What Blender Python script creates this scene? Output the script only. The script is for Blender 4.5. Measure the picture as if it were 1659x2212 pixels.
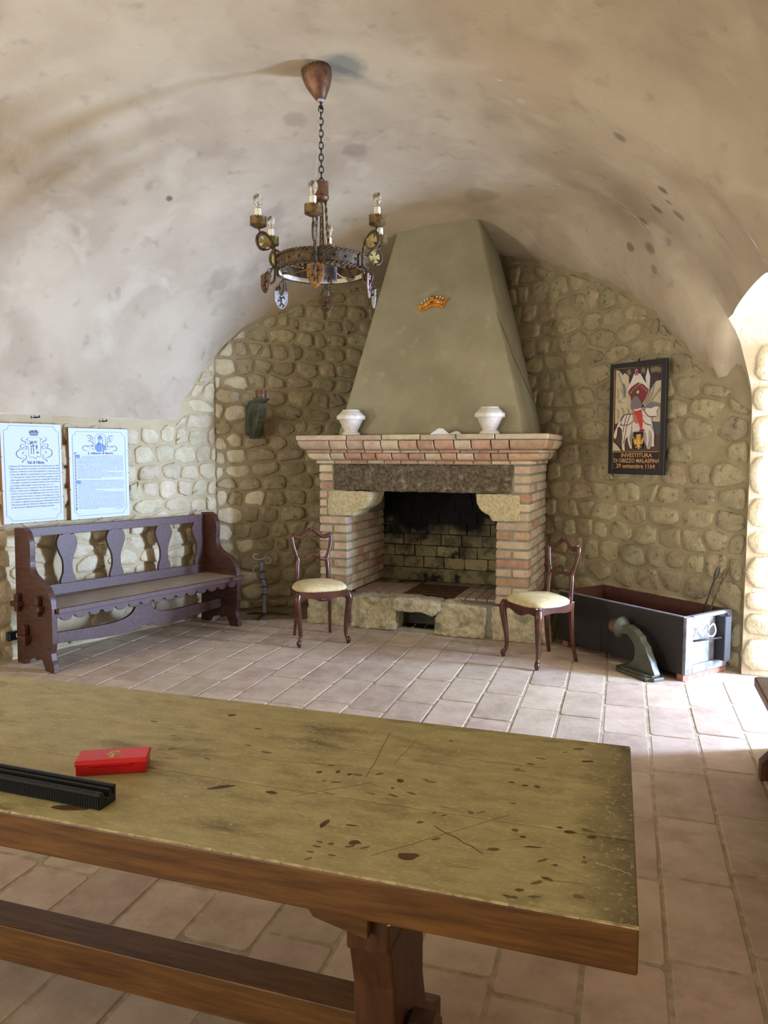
import bpy, bmesh, math, random
from mathutils import Vector, Matrix, noise
for o in list(bpy.data.objects): bpy.data.objects.remove(o)
C = bpy.context.scene.collection
S = bpy.context.scene
PI = math.pi
# ---------------------------------------------------------------- camera, world, lights, exposure
PITCH = math.atan((1106-975)/1580.0)
cd = bpy.data.cameras.new('camera'); cam = bpy.data.objects.new('camera', cd); C.objects.link(cam)
cam.location = (0, 0, 1.5); cam.rotation_euler = (PI/2-PITCH, 0, 0)
cd.sensor_fit = 'VERTICAL'; cd.sensor_height = 24; cd.lens = 1580.0*24/2212; cd.clip_start = .02
S.camera = cam
S.view_settings.view_transform = 'Standard'; S.view_settings.look = 'None'
S.view_settings.exposure = 0.0; S.view_settings.gamma = 1.0
S.view_settings.use_curve_mapping = False
W = bpy.data.worlds.new('daylight'); S.world = W; W.use_nodes = True
W.node_tree.nodes['Background'].inputs[0].default_value = (.75, .85, 1, 1)
W.node_tree.nodes['Background'].inputs[1].default_value = 1.0
AX = math.radians(18.17); CA, SA = math.cos(AX), math.sin(AX)
def XY(p, q): return (p*CA+q*SA, -p*SA+q*CA)          # room frame (p across the vault, q along it) to world
def PQ(x, y): return (x*CA-y*SA, x*SA+y*CA)
def area(name, loc, target, sx, sy, power, col):
    l = bpy.data.lights.new(name, 'AREA'); l.shape = 'RECTANGLE'; l.size = sx; l.size_y = sy
    l.energy = power; l.color = col
    o = bpy.data.objects.new(name, l); C.objects.link(o); o.location = loc
    o.rotation_euler = (Vector(target)-Vector(loc)).to_track_quat('-Z', 'Y').to_euler()
    return o
area('doorway_daylight', (*XY(3.05, 5.03), 1.20), (*XY(-1.8, 4.75), 1.0), .44, 1.9, 780, (.45, .63, 1.0))
area('rear_window_fill', (*XY(-2.6, -2.2), 1.6), (*XY(-2.0, .4), 3.6), 2.3, 1.7, 112, (1.0, .955, .82))  # warm fill for an unseen window, tilted up to brighten the vault
area('side_fill', (*XY(-5.0, .9), 1.5), (*XY(-2.2, 2.8), 4.3), .9, 1.3, 126, (1.0, .965, .84))  # added fill lamp, no opening behind it, brightens the upper left vault

# ---------------------------------------------------------------- helpers
def lin(r, g, b):
    f = lambda c: (c/255/12.92) if c <= 10.31 else ((c/255+.055)/1.055)**2.4
    return (f(r), f(g), f(b), 1)
class MB:
    def __init__(s): s.v = []; s.f = []; s.sm = []
    def add(s, vs, fs, M=None, sm=False):
        n = len(s.v)
        for v in vs:
            v = Vector(v)
            s.v.append(tuple(M @ v) if M else tuple(v))
        for f in fs: s.f.append(tuple(i+n for i in f)); s.sm.append(sm)
        return s
    def box(s, x0, x1, y0, y1, z0, z1, M=None, c=0):
        if c <= 0:
            vs = [(x0,y0,z0),(x1,y0,z0),(x1,y1,z0),(x0,y1,z0),(x0,y0,z1),(x1,y0,z1),(x1,y1,z1),(x0,y1,z1)]
            return s.add(vs, [(0,3,2,1),(4,5,6,7),(0,1,5,4),(1,2,6,5),(2,3,7,6),(3,0,4,7)], M)
        bm = bmesh.new(); bmesh.ops.create_cube(bm, size=1)
        for v in bm.verts: v.co = Vector(((x0+x1)/2+v.co.x*(x1-x0), (y0+y1)/2+v.co.y*(y1-y0), (z0+z1)/2+v.co.z*(z1-z0)))
        bmesh.ops.bevel(bm, geom=bm.edges[:], offset=c, segments=1, affect='EDGES')
        bm.verts.index_update()
        s.add([v.co.copy() for v in bm.verts], [[v.index for v in f.verts] for f in bm.faces], M); bm.free(); return s
    def prism(s, pts, d0, d1, M=None, sm=False):
        """outline in (x, z), extruded along y from d0 to d1"""
        n = len(pts)
        a = sum(pts[i][0]*pts[(i+1) % n][1]-pts[(i+1) % n][0]*pts[i][1] for i in range(n))
        if a < 0: pts = pts[::-1]
        vs = [(x, d0, z) for x, z in pts]+[(x, d1, z) for x, z in pts]
        if d0 > d1: vs = [(x, d1, z) for x, z in pts]+[(x, d0, z) for x, z in pts]
        fs = [tuple(range(n)), tuple(range(2*n-1, n-1, -1))]
        s.add(vs, fs, M)
        s.add(vs, [(i, n+i, n+(i+1) % n, (i+1) % n) for i in range(n)], M, sm); return s
    def tube(s, pts, r, n=8, closed=False, M=None, flat=1.0, up=None):
        P = [Vector(p) for p in pts]; k = len(P)
        R = r if isinstance(r, (list, tuple)) else [r]*k
        if closed: T = [(P[(i+1) % k]-P[i-1]).normalized() for i in range(k)]
        else: T = [(P[min(i+1, k-1)]-P[max(i-1, 0)]).normalized() for i in range(k)]
        a = Vector(up) if up else (Vector((0,0,1)) if abs(T[0].z) < .9 else Vector((1,0,0)))
        vs = []; u = (a-T[0]*a.dot(T[0])).normalized()
        for i in range(k):
            if up: u = (a-T[i]*a.dot(T[i]))
            else: u = (u-T[i]*u.dot(T[i]))
            u = u.normalized() if u.length > 1e-6 else Vector((1,0,0))
            w = T[i].cross(u)
            for j in range(n):
                t = 2*PI*j/n+PI/n
                vs.append(P[i]+u*math.cos(t)*R[i]+w*math.sin(t)*R[i]*flat)
        fs = []
        for i in range(k if closed else k-1):
            for j in range(n):
                a0 = i*n+j; a1 = i*n+(j+1) % n; b0 = ((i+1) % k)*n+j; b1 = ((i+1) % k)*n+(j+1) % n
                fs.append((a0, a1, b1, b0))
        s.add(vs, fs, M, n > 4)
        if not closed: s.add(vs[:n], [tuple(range(n-1, -1, -1))], M); s.add(vs[-n:], [tuple(range(n))], M)
        return s
    def lathe(s, prof, n=24, M=None, sm=True, cap=True):
        vs = [(r*math.cos(2*PI*j/n), r*math.sin(2*PI*j/n), z) for r, z in prof for j in range(n)]
        fs = [(i*n+j, i*n+(j+1) % n, (i+1)*n+(j+1) % n, (i+1)*n+j) for i in range(len(prof)-1) for j in range(n)]
        s.add(vs, fs, M, sm)
        if cap:
            s.add(vs[:n], [tuple(range(n-1, -1, -1))], M); s.add(vs[-n:], [tuple(range(n))], M)
        return s
    def sphere(s, c, r, n=10, m=6, M=None, sc=(1,1,1)):
        vs = []; fs = []
        for i in range(m+1):
            t = PI*i/m
            for j in range(n):
                vs.append((c[0]+r*sc[0]*math.sin(t)*math.cos(2*PI*j/n), c[1]+r*sc[1]*math.sin(t)*math.sin(2*PI*j/n), c[2]-r*sc[2]*math.cos(t)))
        for i in range(m):
            for j in range(n): fs.append((i*n+j, i*n+(j+1) % n, (i+1)*n+(j+1) % n, (i+1)*n+j))
        return s.add(vs, fs, M, True)
    def ribbon(s, pts, w, y=0, M=None, closed=False):
        """flat printed stroke in the (x, z) plane"""
        P = [Vector((p[0], p[1])) for p in pts]; k = len(P); vs = []
        for i in range(k):
            a = P[i-1] if (closed or i) else P[i]; b = P[(i+1) % k] if (closed or i < k-1) else P[i]
            t = (b-a); t = t.normalized() if t.length > 1e-9 else Vector((1, 0)); nn = Vector((-t.y, t.x))*(w[i] if isinstance(w, list) else w)/2
            vs += [(P[i].x+nn.x, y, P[i].y+nn.y), (P[i].x-nn.x, y, P[i].y-nn.y)]
        fs = [(2*i, 2*i+1, 2*((i+1) % k)+1, 2*((i+1) % k)) for i in range(k if closed else k-1)]
        return s.add(vs, fs, M)
    def poly(s, pts, y=0, M=None):
        n = len(pts); a = sum(pts[i][0]*pts[(i+1) % n][1]-pts[(i+1) % n][0]*pts[i][1] for i in range(n))
        if a < 0: pts = pts[::-1]
        bm = bmesh.new(); vs = [bm.verts.new((x, y, z)) for x, z in pts]; bm.faces.new(vs)
        bmesh.ops.triangulate(bm, faces=bm.faces[:]); bm.verts.index_update()
        s.add([v.co.copy() for v in bm.verts], [[v.index for v in f.verts] for f in bm.faces], M); bm.free(); return s
    def mesh(s, name):
        me = bpy.data.meshes.new(name); me.from_pydata(s.v, [], s.f)
        me.polygons.foreach_set('use_smooth', s.sm); me.update(); return me
    def build(s, name, m=None, parent=None, M=None, bevel=0, seg=2, fix=True):
        me = s.mesh(name)
        if fix:
            bm = bmesh.new(); bm.from_mesh(me); bmesh.ops.remove_doubles(bm, verts=bm.verts[:], dist=1e-5)
            bmesh.ops.recalc_face_normals(bm, faces=bm.faces[:]); bm.to_mesh(me); bm.free()
        o = bpy.data.objects.new(name, me); C.objects.link(o)
        if m: me.materials.append(m)
        if parent: o.parent = parent
        if M is not None: o.matrix_local = M
        if bevel:
            b = o.modifiers.new('bevel', 'BEVEL'); b.width = bevel; b.segments = seg; b.limit_method = 'ANGLE'; b.angle_limit = math.radians(40)
        return o
def smooth(pts, n=6, closed=False):
    P = [Vector(p) for p in pts]; out = []; k = len(P)
    for i in range(k if closed else k-1):
        p0 = P[i-1] if (closed or i) else P[i]*2-P[i+1]; p1 = P[i]; p2 = P[(i+1) % k]
        p3 = P[(i+2) % k] if (closed or i < k-2) else p2*2-p1
        for j in range(n):
            t = j/n
            out.append(.5*((2*p1)+(p2-p0)*t+(2*p0-5*p1+4*p2-p3)*t*t+(3*p1-p0-3*p2+p3)*t**3))
    if not closed: out.append(P[-1])
    return [tuple(p) for p in out]
def tag(o, label=None, cat=None, group=None, kind=None):
    if label: o['label'] = label
    if cat: o['category'] = cat
    if group: o['group'] = group
    if kind: o['kind'] = kind
    return o
def thing(name, label, cat, M, group=None):
    o = bpy.data.objects.new(name, None); C.objects.link(o); o.empty_display_size = .1
    o.matrix_world = M; return tag(o, label, cat, group)
def struct(o): o['kind'] = 'structure'; return o
def frame(o, ex, ey=None, ez=(0,0,1)):
    ex = Vector(ex).normalized(); ez = Vector(ez).normalized(); ey = ez.cross(ex) if ey is None else Vector(ey)
    return Matrix(((ex.x, ey.x, ez.x, o[0]), (ex.y, ey.y, ez.y, o[1]), (ex.z, ey.z, ez.z, o[2]), (0,0,0,1)))
def T(x, y, z): return Matrix.Translation((x, y, z))
def copy_tree(o, parent=None):
    c = o.copy(); C.objects.link(c); c.parent = parent
    for ch in list(o.children): copy_tree(ch, c)
    return c
def text(s, size, name, m, parent, M, align='LEFT', off=0, sx=1.0, shear=0, lines=1.0):
    cu = bpy.data.curves.new(name, 'FONT'); cu.body = s; cu.size = size; cu.align_x = align; cu.offset = off
    cu.resolution_u = 2; cu.shear = shear; cu.space_line = lines
    t = bpy.data.objects.new(name, cu); C.objects.link(t)
    me = bpy.data.meshes.new_from_object(t); bpy.data.objects.remove(t)
    R = Matrix(((sx,0,0,0),(0,0,-1,0),(0,1,0,0),(0,0,0,1)))     # letters stand in the (x, z) plane
    me.transform(R); me.materials.clear(); me.materials.append(m)
    o = bpy.data.objects.new(name, me); C.objects.link(o); o.parent = parent; o.matrix_local = M; return o

# ---------------------------------------------------------------- materials
def mat(name, c1, c2=None, rough=.7, s1=6, lo=.4, hi=.6, c3=None, s3=2, lo3=.5, hi3=.7, rnd=0.0, hue=0.0, bump=0.0, bs=60,
        metal=0, spec=.5, stretch=None, coords='Position', trans=0, detail=6, bump2=0, bs2=12):
    m = bpy.data.materials.new(name); m.use_nodes = True; nt = m.node_tree; N = nt.nodes; L = nt.links
    B = N['Principled BSDF']; B.inputs['Roughness'].default_value = rough; B.inputs['Metallic'].default_value = metal
    B.inputs['Specular IOR Level'].default_value = spec; B.inputs['Transmission Weight'].default_value = trans
    if coords == 'Position': vec = N.new('ShaderNodeNewGeometry').outputs['Position']
    else: vec = N.new('ShaderNodeTexCoord').outputs['Object']
    if stretch:
        mp = N.new('ShaderNodeMapping'); mp.inputs['Scale'].default_value = stretch; L.new(vec, mp.inputs[0]); vec = mp.outputs[0]
    def nz(sc, d=detail):
        n = N.new('ShaderNodeTexNoise'); n.inputs['Scale'].default_value = sc; n.inputs['Detail'].default_value = d
        n.inputs['Roughness'].default_value = .6; L.new(vec, n.inputs['Vector']); return n.outputs['Fac']
    def ramp(f, lo, hi):
        r = N.new('ShaderNodeMapRange'); r.inputs[1].default_value = lo; r.inputs[2].default_value = hi; L.new(f, r.inputs[0]); return r.outputs[0]
    def mix(f, a, b):
        x = N.new('ShaderNodeMix'); x.data_type = 'RGBA'
        L.new(f, x.inputs[0])
        for i, q in ((6, a), (7, b)):
            if isinstance(q, tuple): x.inputs[i].default_value = q
            else: L.new(q, x.inputs[i])
        return x.outputs[2]
    col = c1
    if c2: col = mix(ramp(nz(s1), lo, hi), c1, c2)
    if c3: col = mix(ramp(nz(s3), lo3, hi3), col, c3)
    if rnd or hue:
        oi = N.new('ShaderNodeObjectInfo'); h = N.new('ShaderNodeHueSaturation')
        r = N.new('ShaderNodeMapRange'); r.inputs[3].default_value = 1-rnd; r.inputs[4].default_value = 1+rnd
        L.new(oi.outputs['Random'], r.inputs[0]); L.new(r.outputs[0], h.inputs['Value'])
        if hue:
            mu = N.new('ShaderNodeMath'); mu.operation = 'MULTIPLY'; mu.inputs[1].default_value = 7.31; L.new(oi.outputs['Random'], mu.inputs[0])
            fr = N.new('ShaderNodeMath'); fr.operation = 'FRACT'; L.new(mu.outputs[0], fr.inputs[0])
            r2 = N.new('ShaderNodeMapRange'); r2.inputs[3].default_value = .5-hue; r2.inputs[4].default_value = .5+hue
            L.new(fr.outputs[0], r2.inputs[0]); L.new(r2.outputs[0], h.inputs['Hue'])
        if isinstance(col, tuple): h.inputs['Color'].default_value = col
        else: L.new(col, h.inputs['Color'])
        col = h.outputs[0]
    if isinstance(col, tuple): B.inputs['Base Color'].default_value = col
    else: L.new(col, B.inputs['Base Color'])
    last = None
    for st, sc in ((bump, bs), (bump2, bs2)):
        if st:
            b = N.new('ShaderNodeBump'); b.inputs['Strength'].default_value = st; b.inputs['Distance'].default_value = .01
            L.new(nz(sc), b.inputs['Height'])
            if last: L.new(last, b.inputs['Normal'])
            last = b.outputs[0]
    if last: L.new(last, B.inputs['Normal'])
    return m
M_ = {}
M_['stone'] = mat('rubble_stone', lin(170,156,122), lin(144,129,95), .9, 9, .35, .7, lin(104,92,66), 20, .55, .72, rnd=.16, hue=.012, bump=1.0, bs=62, bump2=.8, bs2=22)  # wall stone, toned down for the shade on back and right walls
M_['stone_lit'] = mat('lit_rubble_stone', lin(212,199,168), lin(186,170,134), .9, 10, .35, .7, lin(150,134,105), 26, .6, .8, rnd=.11, hue=.01, bump=1.0, bs=62, bump2=.9, bs2=24)  # same wall stone, with the doorway light put into its colour
M_['mortar'] = mat('lime_mortar', lin(158,143,110), lin(140,126,94), .95, 5, .35, .7, bump=.5, bs=90, bump2=.4, bs2=14)
M_['brick'] = mat('buff_brick', lin(202,182,152), lin(184,160,128), .9, 14, .35, .65, lin(150,122,92), 40, .6, .75, rnd=.14, hue=.022, bump=.6, bs=90)
M_['brick_red'] = mat('orange_brick', lin(188,152,122), lin(170,128,98), .9, 16, .35, .65, lin(170,150,122), 30, .6, .75, rnd=.14, hue=.010, bump=.6, bs=90)
M_['cement'] = mat('grey_cement_mortar', lin(150,146,130), lin(128,122,106), .95, 12, .35, .65, bump=.5, bs=80)
M_['soot'] = mat('sooty_firebrick', lin(138,126,92), lin(28,25,20), .95, 3.6, .54, .62, lin(100,90,64), 9, .5, .6, rnd=.2, bump=.4, bs=60)
def soot_climb(m):
    nt = m.node_tree; N = nt.nodes; L = nt.links; B = N['Principled BSDF']; col = B.inputs['Base Color'].links[0].from_socket
    pos = N.new('ShaderNodeNewGeometry').outputs['Position']; sp = N.new('ShaderNodeSeparateXYZ'); L.new(pos, sp.inputs[0])
    n = N.new('ShaderNodeTexNoise'); n.inputs['Scale'].default_value = 3.5; n.inputs['Detail'].default_value = 5; L.new(pos, n.inputs['Vector'])
    a = N.new('ShaderNodeMath'); a.operation = 'MULTIPLY_ADD'; a.inputs[1].default_value = .8; L.new(n.outputs['Fac'], a.inputs[0]); L.new(sp.outputs['Z'], a.inputs[2])
    r = N.new('ShaderNodeMapRange'); r.inputs[1].default_value = .98; r.inputs[2].default_value = 1.22; L.new(a.outputs[0], r.inputs[0])
    x = N.new('ShaderNodeMix'); x.data_type = 'RGBA'; L.new(r.outputs[0], x.inputs[0]); L.new(col, x.inputs[6]); x.inputs[7].default_value = lin(9,8,7); L.new(x.outputs[2], B.inputs['Base Color'])
soot_climb(M_['soot'])
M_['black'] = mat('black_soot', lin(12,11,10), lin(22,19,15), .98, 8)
M_['lintel'] = mat('dark_pecked_lintel', lin(112,98,76), lin(70,58,42), .95, 40, .38, .62, lin(150,136,108), 14, .56, .74, bump=1.0, bs=60)
M_['corbel'] = mat('pecked_corbel_stone', lin(206,192,152), lin(176,160,118), .95, 45, .38, .62, bump=1.0, bs=80)
M_['plinth'] = mat('rough_plinth_stone', lin(198,186,152), lin(162,150,116), .95, 26, .38, .65, lin(126,116,90), 7, .52, .7, bump=1.0, bs=50, rnd=.08)
M_['hood'] = mat('smooth_hood_plaster', lin(158,150,122), lin(142,134,106), .9, 3, .35, .65, lin(168,160,130), 9, .58, .75, bump=.15, bs=30)
M_['tile'] = mat('terracotta_tile', lin(186,166,146), lin(164,142,122), .62, 5, .35, .65, lin(190,168,146), 11, .5, .75, rnd=.10, hue=.010, bump=.25, bs=40, spec=.35)
M_['grout'] = mat('sandy_grout', lin(178,162,138), lin(156,138,112), .95, 20, bump=.5, bs=80)
M_['concrete'] = mat('brown_concrete', lin(126,106,74), lin(106,88,60), .95, 7, bump=.4, bs=40)
M_['bench'] = mat('walnut_stained_wood', lin(84,48,36), lin(56,32,24), .45, 5, .35, .65, stretch=(1.5,9,9), coords='Object', bump=.1, bs=12)
M_['seat'] = mat('sheen_seat_board', lin(158,142,118), lin(138,122,100), .42, 6, .35, .65, stretch=(1,8,8), coords='Object', bump=.1, bs=12)  # bench seat painted lighter, its sheen put into the colour
M_['chair'] = mat('polished_mahogany', lin(88,48,30), lin(60,30,18), .28, 12, .35, .65, coords='Object', bump=.05, bs=30)
M_['velvet'] = mat('yellow_velvet', lin(208,188,142), lin(190,168,116), .95, 25, .35, .65, bump=.25, bs=300)
M_['nail'] = mat('dark_nails', lin(60,40,26), rough=.5, metal=.4)
M_['table'] = mat('scuffed_table_top', lin(178,168,122), lin(150,138,96), .5, 9, .35, .7, lin(112,98,64), 3.2, .54, .70, stretch=(1.2,3,3), coords='Object', bump=.2, bs=50, spec=.4)
M_['tableside'] = mat('oak_table_edge', lin(122,82,36), lin(84,52,20), .45, 5, .35, .65, stretch=(1,12,12), coords='Object', bump=.15, bs=10)
M_['tabledark'] = mat('brown_table_leg', lin(96,58,28), lin(66,36,16), .5, 4, .35, .65, stretch=(8,8,1.2), coords='Object', bump=.12, bs=10)
M_['stain'] = mat('dark_stain', lin(72,48,22), lin(92,66,32), .6, 30)
M_['fleck'] = mat('pale_chip', lin(206,190,130), rough=.7)
M_['boxwood'] = mat('black_painted_wood', lin(30,22,19), lin(20,14,12), .5, 4, .35, .65, stretch=(1,8,8), coords='Object', bump=.12, bs=14, rnd=.05)
M_['boxin'] = mat('red_brown_wood', lin(84,40,24), lin(62,28,16), .6, 4, .35, .65, stretch=(1,8,8), coords='Object', bump=.1, bs=14)
M_['boxend'] = mat('worn_grey_paint', lin(128,126,130), lin(92,88,94), .5, 9, .35, .65, lin(156,152,150), 20, .6, .75, bump=.35, bs=40)
M_['boxfoot'] = mat('bare_reddish_wood', lin(160,104,80), lin(130,82,62), .7, 10)
M_['green'] = mat('grey_green_paint', lin(78,80,62), lin(60,62,48), .5, 10, .35, .65, coords='Object', bump=.15, bs=40)
M_['copper'] = mat('aged_copper', lin(136,98,70), lin(92,64,46), .5, 20, .35, .65, metal=.55, coords='Object', bump=.1, bs=60)
M_['iron'] = mat('rusty_iron', lin(106,86,62), lin(62,50,38), .6, 30, .35, .65, metal=.6, coords='Object', bump=.3, bs=90)
M_['gilt'] = mat('worn_gilt', lin(140,112,70), lin(84,66,44), .45, 40, .35, .65, metal=.7, coords='Object', bump=.2, bs=90)
M_['darkiron'] = mat('dark_iron', lin(58,52,44), lin(40,36,32), .5, 30, metal=.6, coords='Object')
M_['bluegrey'] = mat('lilac_grey_paint', lin(112,106,116), lin(84,78,86), .6, 20, coords='Object')
M_['cross'] = mat('yellow_enamel', lin(176,160,80), lin(130,116,60), .5, 20, coords='Object')
M_['mirror'] = mat('tarnished_brass', lin(120,104,60), rough=.25, metal=.9)
M_['candle'] = mat('ivory_candle_sleeve', lin(240,232,200), rough=.5)
M_['glass'] = mat('clear_glass', (1,1,1,1), rough=.02, trans=1.0)
M_['pink'] = mat('pinkish_metal', lin(196,164,160), lin(140,110,104), .5, 30, metal=.3, coords='Object', bump=.2, bs=90)
M_['silver'] = mat('pale_grey_metal', lin(190,184,188), lin(150,146,150), .5, 40, metal=.3, coords='Object', bump=.2, bs=90)
M_['brownshield'] = mat('brown_metal', lin(110,82,60), lin(84,60,44), .6, 20, metal=.3, coords='Object', bump=.2, bs=90)
M_['goldshield'] = mat('ochre_metal', lin(166,126,78), lin(120,88,54), .5, 25, metal=.4, coords='Object', bump=.2, bs=90)
M_['urn'] = mat('white_marble', lin(226,216,202), lin(206,194,178), .5, 14, .4, .65, coords='Object')
M_['paper'] = mat('white_paper', lin(236,232,226), rough=.8)
M_['crown'] = mat('orange_gold_paint', lin(226,150,20), lin(196,116,10), .45, 14, coords='Object')
M_['pearl'] = mat('pearl_white', lin(244,240,230), rough=.4)
M_['ruby'] = mat('dark_red_paint', lin(110,44,16), rough=.4)
M_['red'] = mat('red_tin', lin(214,28,34), lin(200,20,28), .3, 10)
M_['strip'] = mat('black_plastic', lin(16,16,17), rough=.45)
M_['blackframe'] = mat('black_frame', lin(24,20,20), rough=.4)
M_['board'] = mat('board_edge', lin(150,96,62), rough=.8)
M_['sheet'] = mat('white_sheet', lin(198,208,208), rough=.6)
M_['ink'] = mat('grey_blue_ink', lin(92,104,134), rough=.7)
M_['inksoft'] = mat('soft_grey_blue_ink', lin(122,134,164), rough=.7)
M_['inkblue'] = mat('blue_ink', lin(112,140,190), rough=.7)
M_['plastic'] = mat('navy_plastic', lin(28,32,44), rough=.4)
M_['whitepl'] = mat('white_plastic', lin(230,232,230), rough=.5)
M_['cable'] = mat('white_cord', lin(200,196,186), rough=.6)
for k, c in dict(p_cream=(196,180,148), p_night=(62,48,54), p_red=(128,44,50), p_scarlet=(186,56,44), p_pink=(176,104,100), p_grey=(118,108,110), p_white=(214,202,190),
                 p_shade=(160,146,124), p_brown=(84,62,48), p_gold=(216,160,72), p_black=(28,22,20), p_horse=(214,200,186), p_line=(74,48,36), p_letter=(214,160,96), p_green=(120,112,80), p_blue=(84,84,94)).items():
    M_[k] = mat('print_'+k[2:], lin(*c), rough=.6)

# plaster of the vault: mottled lime wash with its own patches and pits
def plaster():
    m = mat('vault_plaster', lin(194,178,152), lin(177,159,135), .92, .9, .38, .62, bump=.25, bs=30, bump2=.35, bs2=5)
    nt = m.node_tree; N = nt.nodes; L = nt.links; B = N['Principled BSDF']
    pos = N.new('ShaderNodeNewGeometry').outputs['Position']
    col = B.inputs['Base Color'].links[0].from_socket
    def noise_(sc, d=6, dist=0):
        n = N.new('ShaderNodeTexNoise'); n.inputs['Scale'].default_value = sc; n.inputs['Detail'].default_value = d
        n.inputs['Distortion'].default_value = dist; L.new(pos, n.inputs['Vector']); return n
    def rng(f, a, b, c=0, d=1):
        r = N.new('ShaderNodeMapRange'); r.inputs[1].default_value = a; r.inputs[2].default_value = b
        r.inputs[3].default_value = c; r.inputs[4].default_value = d; L.new(f, r.inputs[0]); return r.outputs[0]
    def mix(f, a, b):
        x = N.new('ShaderNodeMix'); x.data_type = 'RGBA'; L.new(f, x.inputs[0]); L.new(a, x.inputs[6])
        x.inputs[7].default_value = b; return x.outputs[2]
    col = mix(rng(noise_(1.7, 10, .3).outputs['Fac'], .50, .66, 0, .5), col, lin(158,138,116))
    col = mix(rng(noise_(3.1, 10, .5).outputs['Fac'], .54, .70, 0, .5), col, lin(206,192,166))
    col = mix(rng(noise_(8, 9, .2).outputs['Fac'], .60, .74, 0, .35), col, lin(126,112,92))
    wob = noise_(7, 5)
    for (x, y, z, r, c, st) in SPOTS:
        sb = N.new('ShaderNodeVectorMath'); sb.operation = 'DISTANCE'; L.new(pos, sb.inputs[0]); sb.inputs[1].default_value = (x, y, z)
        ad = N.new('ShaderNodeMath'); ad.operation = 'MULTIPLY_ADD'; ad.inputs[1].default_value = r*1.3; L.new(wob.outputs['Fac'], ad.inputs[0]); L.new(sb.outputs['Value'], ad.inputs[2])
        col = mix(rng(ad.outputs[0], r*1.25, r*1.75, st, 0), col, c)
    L.new(col, B.inputs['Base Color'])
    return m

# ---------------------------------------------------------------- the vault as a height field over the room
L0 = (-2.721, 5.12); L1 = (-1.647, 6.579); CB = (-1.542, 6.720); BD = (.92, .39); J = (2.414, 4.837); RD = (-.545, .839)
PR = .786
def sst(t): t = max(0, min(1, t)); return t*t*(3-2*t)
def p_right(q): return PR+.22*(1-sst((q-3.6)/.45))
def p_left(q): return -4.182+.329*(q-4.016)-.16*sst((q-5.5)/.55)
def crown(q): return 3.62-.075*(q-4.0) if q > 1 else 3.845
TBL = [(0,0),(.1,.06),(.355,.16),(.563,.19),(.732,.23),(.8,.28),(.88,.30),(.92,.27),(1,0)]
def tbl(t):
    for (a, b), (c, d) in zip(TBL, TBL[1:]):
        if a <= t <= c: return b+(d-b)*(t-a)/(c-a)
    return 0
def d_right(x, y):    # distance in front of the slanting right wall
    return (x-J[0])*(-RD[1])+(y-J[1])*RD[0]
def vault(p, q):
    pl = p_left(q); pr = p_right(q); c = (pl+pr)/2; h = (pr-pl)/2; t = (p-c)/h
    zb = 1.765
    if abs(t) >= 1: return zb
    e = math.sqrt(1-t*t); z = zb+(crown(q)-zb)*e
    if t > 0:
        x, y = XY(p, q); d = d_right(x, y)
        z -= (crown(q)-zb)*tbl(t)*max(0, 1-max(d, 0)/(.5*max(.15, min(1, (PR-p)/.6))))**1.6
    return max(z, zb)
QN, QF, ZS = 4.05, 5.35, 2.37                                    # doorway: near jamb, far jamb, spring of its arch
def arch_z(q): u = (q-(QN+QF)/2)/((QF-QN)/2); return ZS+.03*math.sqrt(max(0, 1-u*u))
def p_cut(q, zt):
    lo, hi = -1.5, PR
    for _ in range(40):
        mid = (lo+hi)/2
        if vault(mid, q) > zt: lo = mid
        else: hi = mid
    return lo
def aim(px, py):
    """point of the vault seen along a given view direction"""
    f = Vector((0, math.cos(PITCH), -math.sin(PITCH))); u = Vector((0, math.sin(PITCH), math.cos(PITCH)))
    r = f+Vector((1,0,0))*((px-829.5)/1580)+u*((1106-py)/1580)
    for i in range(1, 1600):
        k = i*.005; P = Vector((0,0,1.5))+r*k
        if P.z > 1.8 and P.z >= vault(*PQ(P.x, P.y)): return P
    return Vector((0,0,1.5))+r*6
GREY = lin(132,132,122); PIT = lin(104,92,76); PALE = lin(206,194,172); DUSK = lin(128,112,96)
SPOTS = [(*aim(742,138), .135, GREY, .9), (*aim(640,255), .09, lin(158,142,120), .7), (*aim(770,325), .10, lin(140,124,106), .6)]
SPOTS += [(*aim(x, y), r, c, s) for x, y, r, c, s in ((1432,412,.045,PIT,.8),(1420,452,.05,PIT,.8),(1465,465,.05,PIT,.6),(1362,533,.04,PIT,.7),(1405,535,.05,PIT,.6),(1390,478,.045,PIT,.6),(1445,437,.035,PIT,.6),(1415,580,.04,PIT,.5),(1440,520,.06,DUSK,.5),(1338,292,.05,PIT,.6),(1125,218,.03,PALE,.8),
            (365,427,.03,PIT,.9),(1040,420,.16,lin(150,136,116),.6),(1130,160,.3,lin(186,164,140),.5),(480,600,.12,DUSK,.4),(1420,500,.10,PALE,.5),(580,480,.2,lin(150,130,112),.5))]
M_['plaster'] = plaster()
NT = 60
v = MB(); rows = []
qs = [-2.6+.14*i for i in range(75)]
qs = [q for q in qs if min(abs(q-QN), abs(q-QF)) > .05]
ent = [(q, False) for q in qs if not (QN < q < QF)]+[(QN, False), (QF, False)]+[(QN+(QF-QN)*i/16, True) for i in range(17)]
ent.sort(key=lambda e: (e[0], (e[1] if abs(e[0]-QN) < 1e-6 else not e[1])))
idx = []
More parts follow.
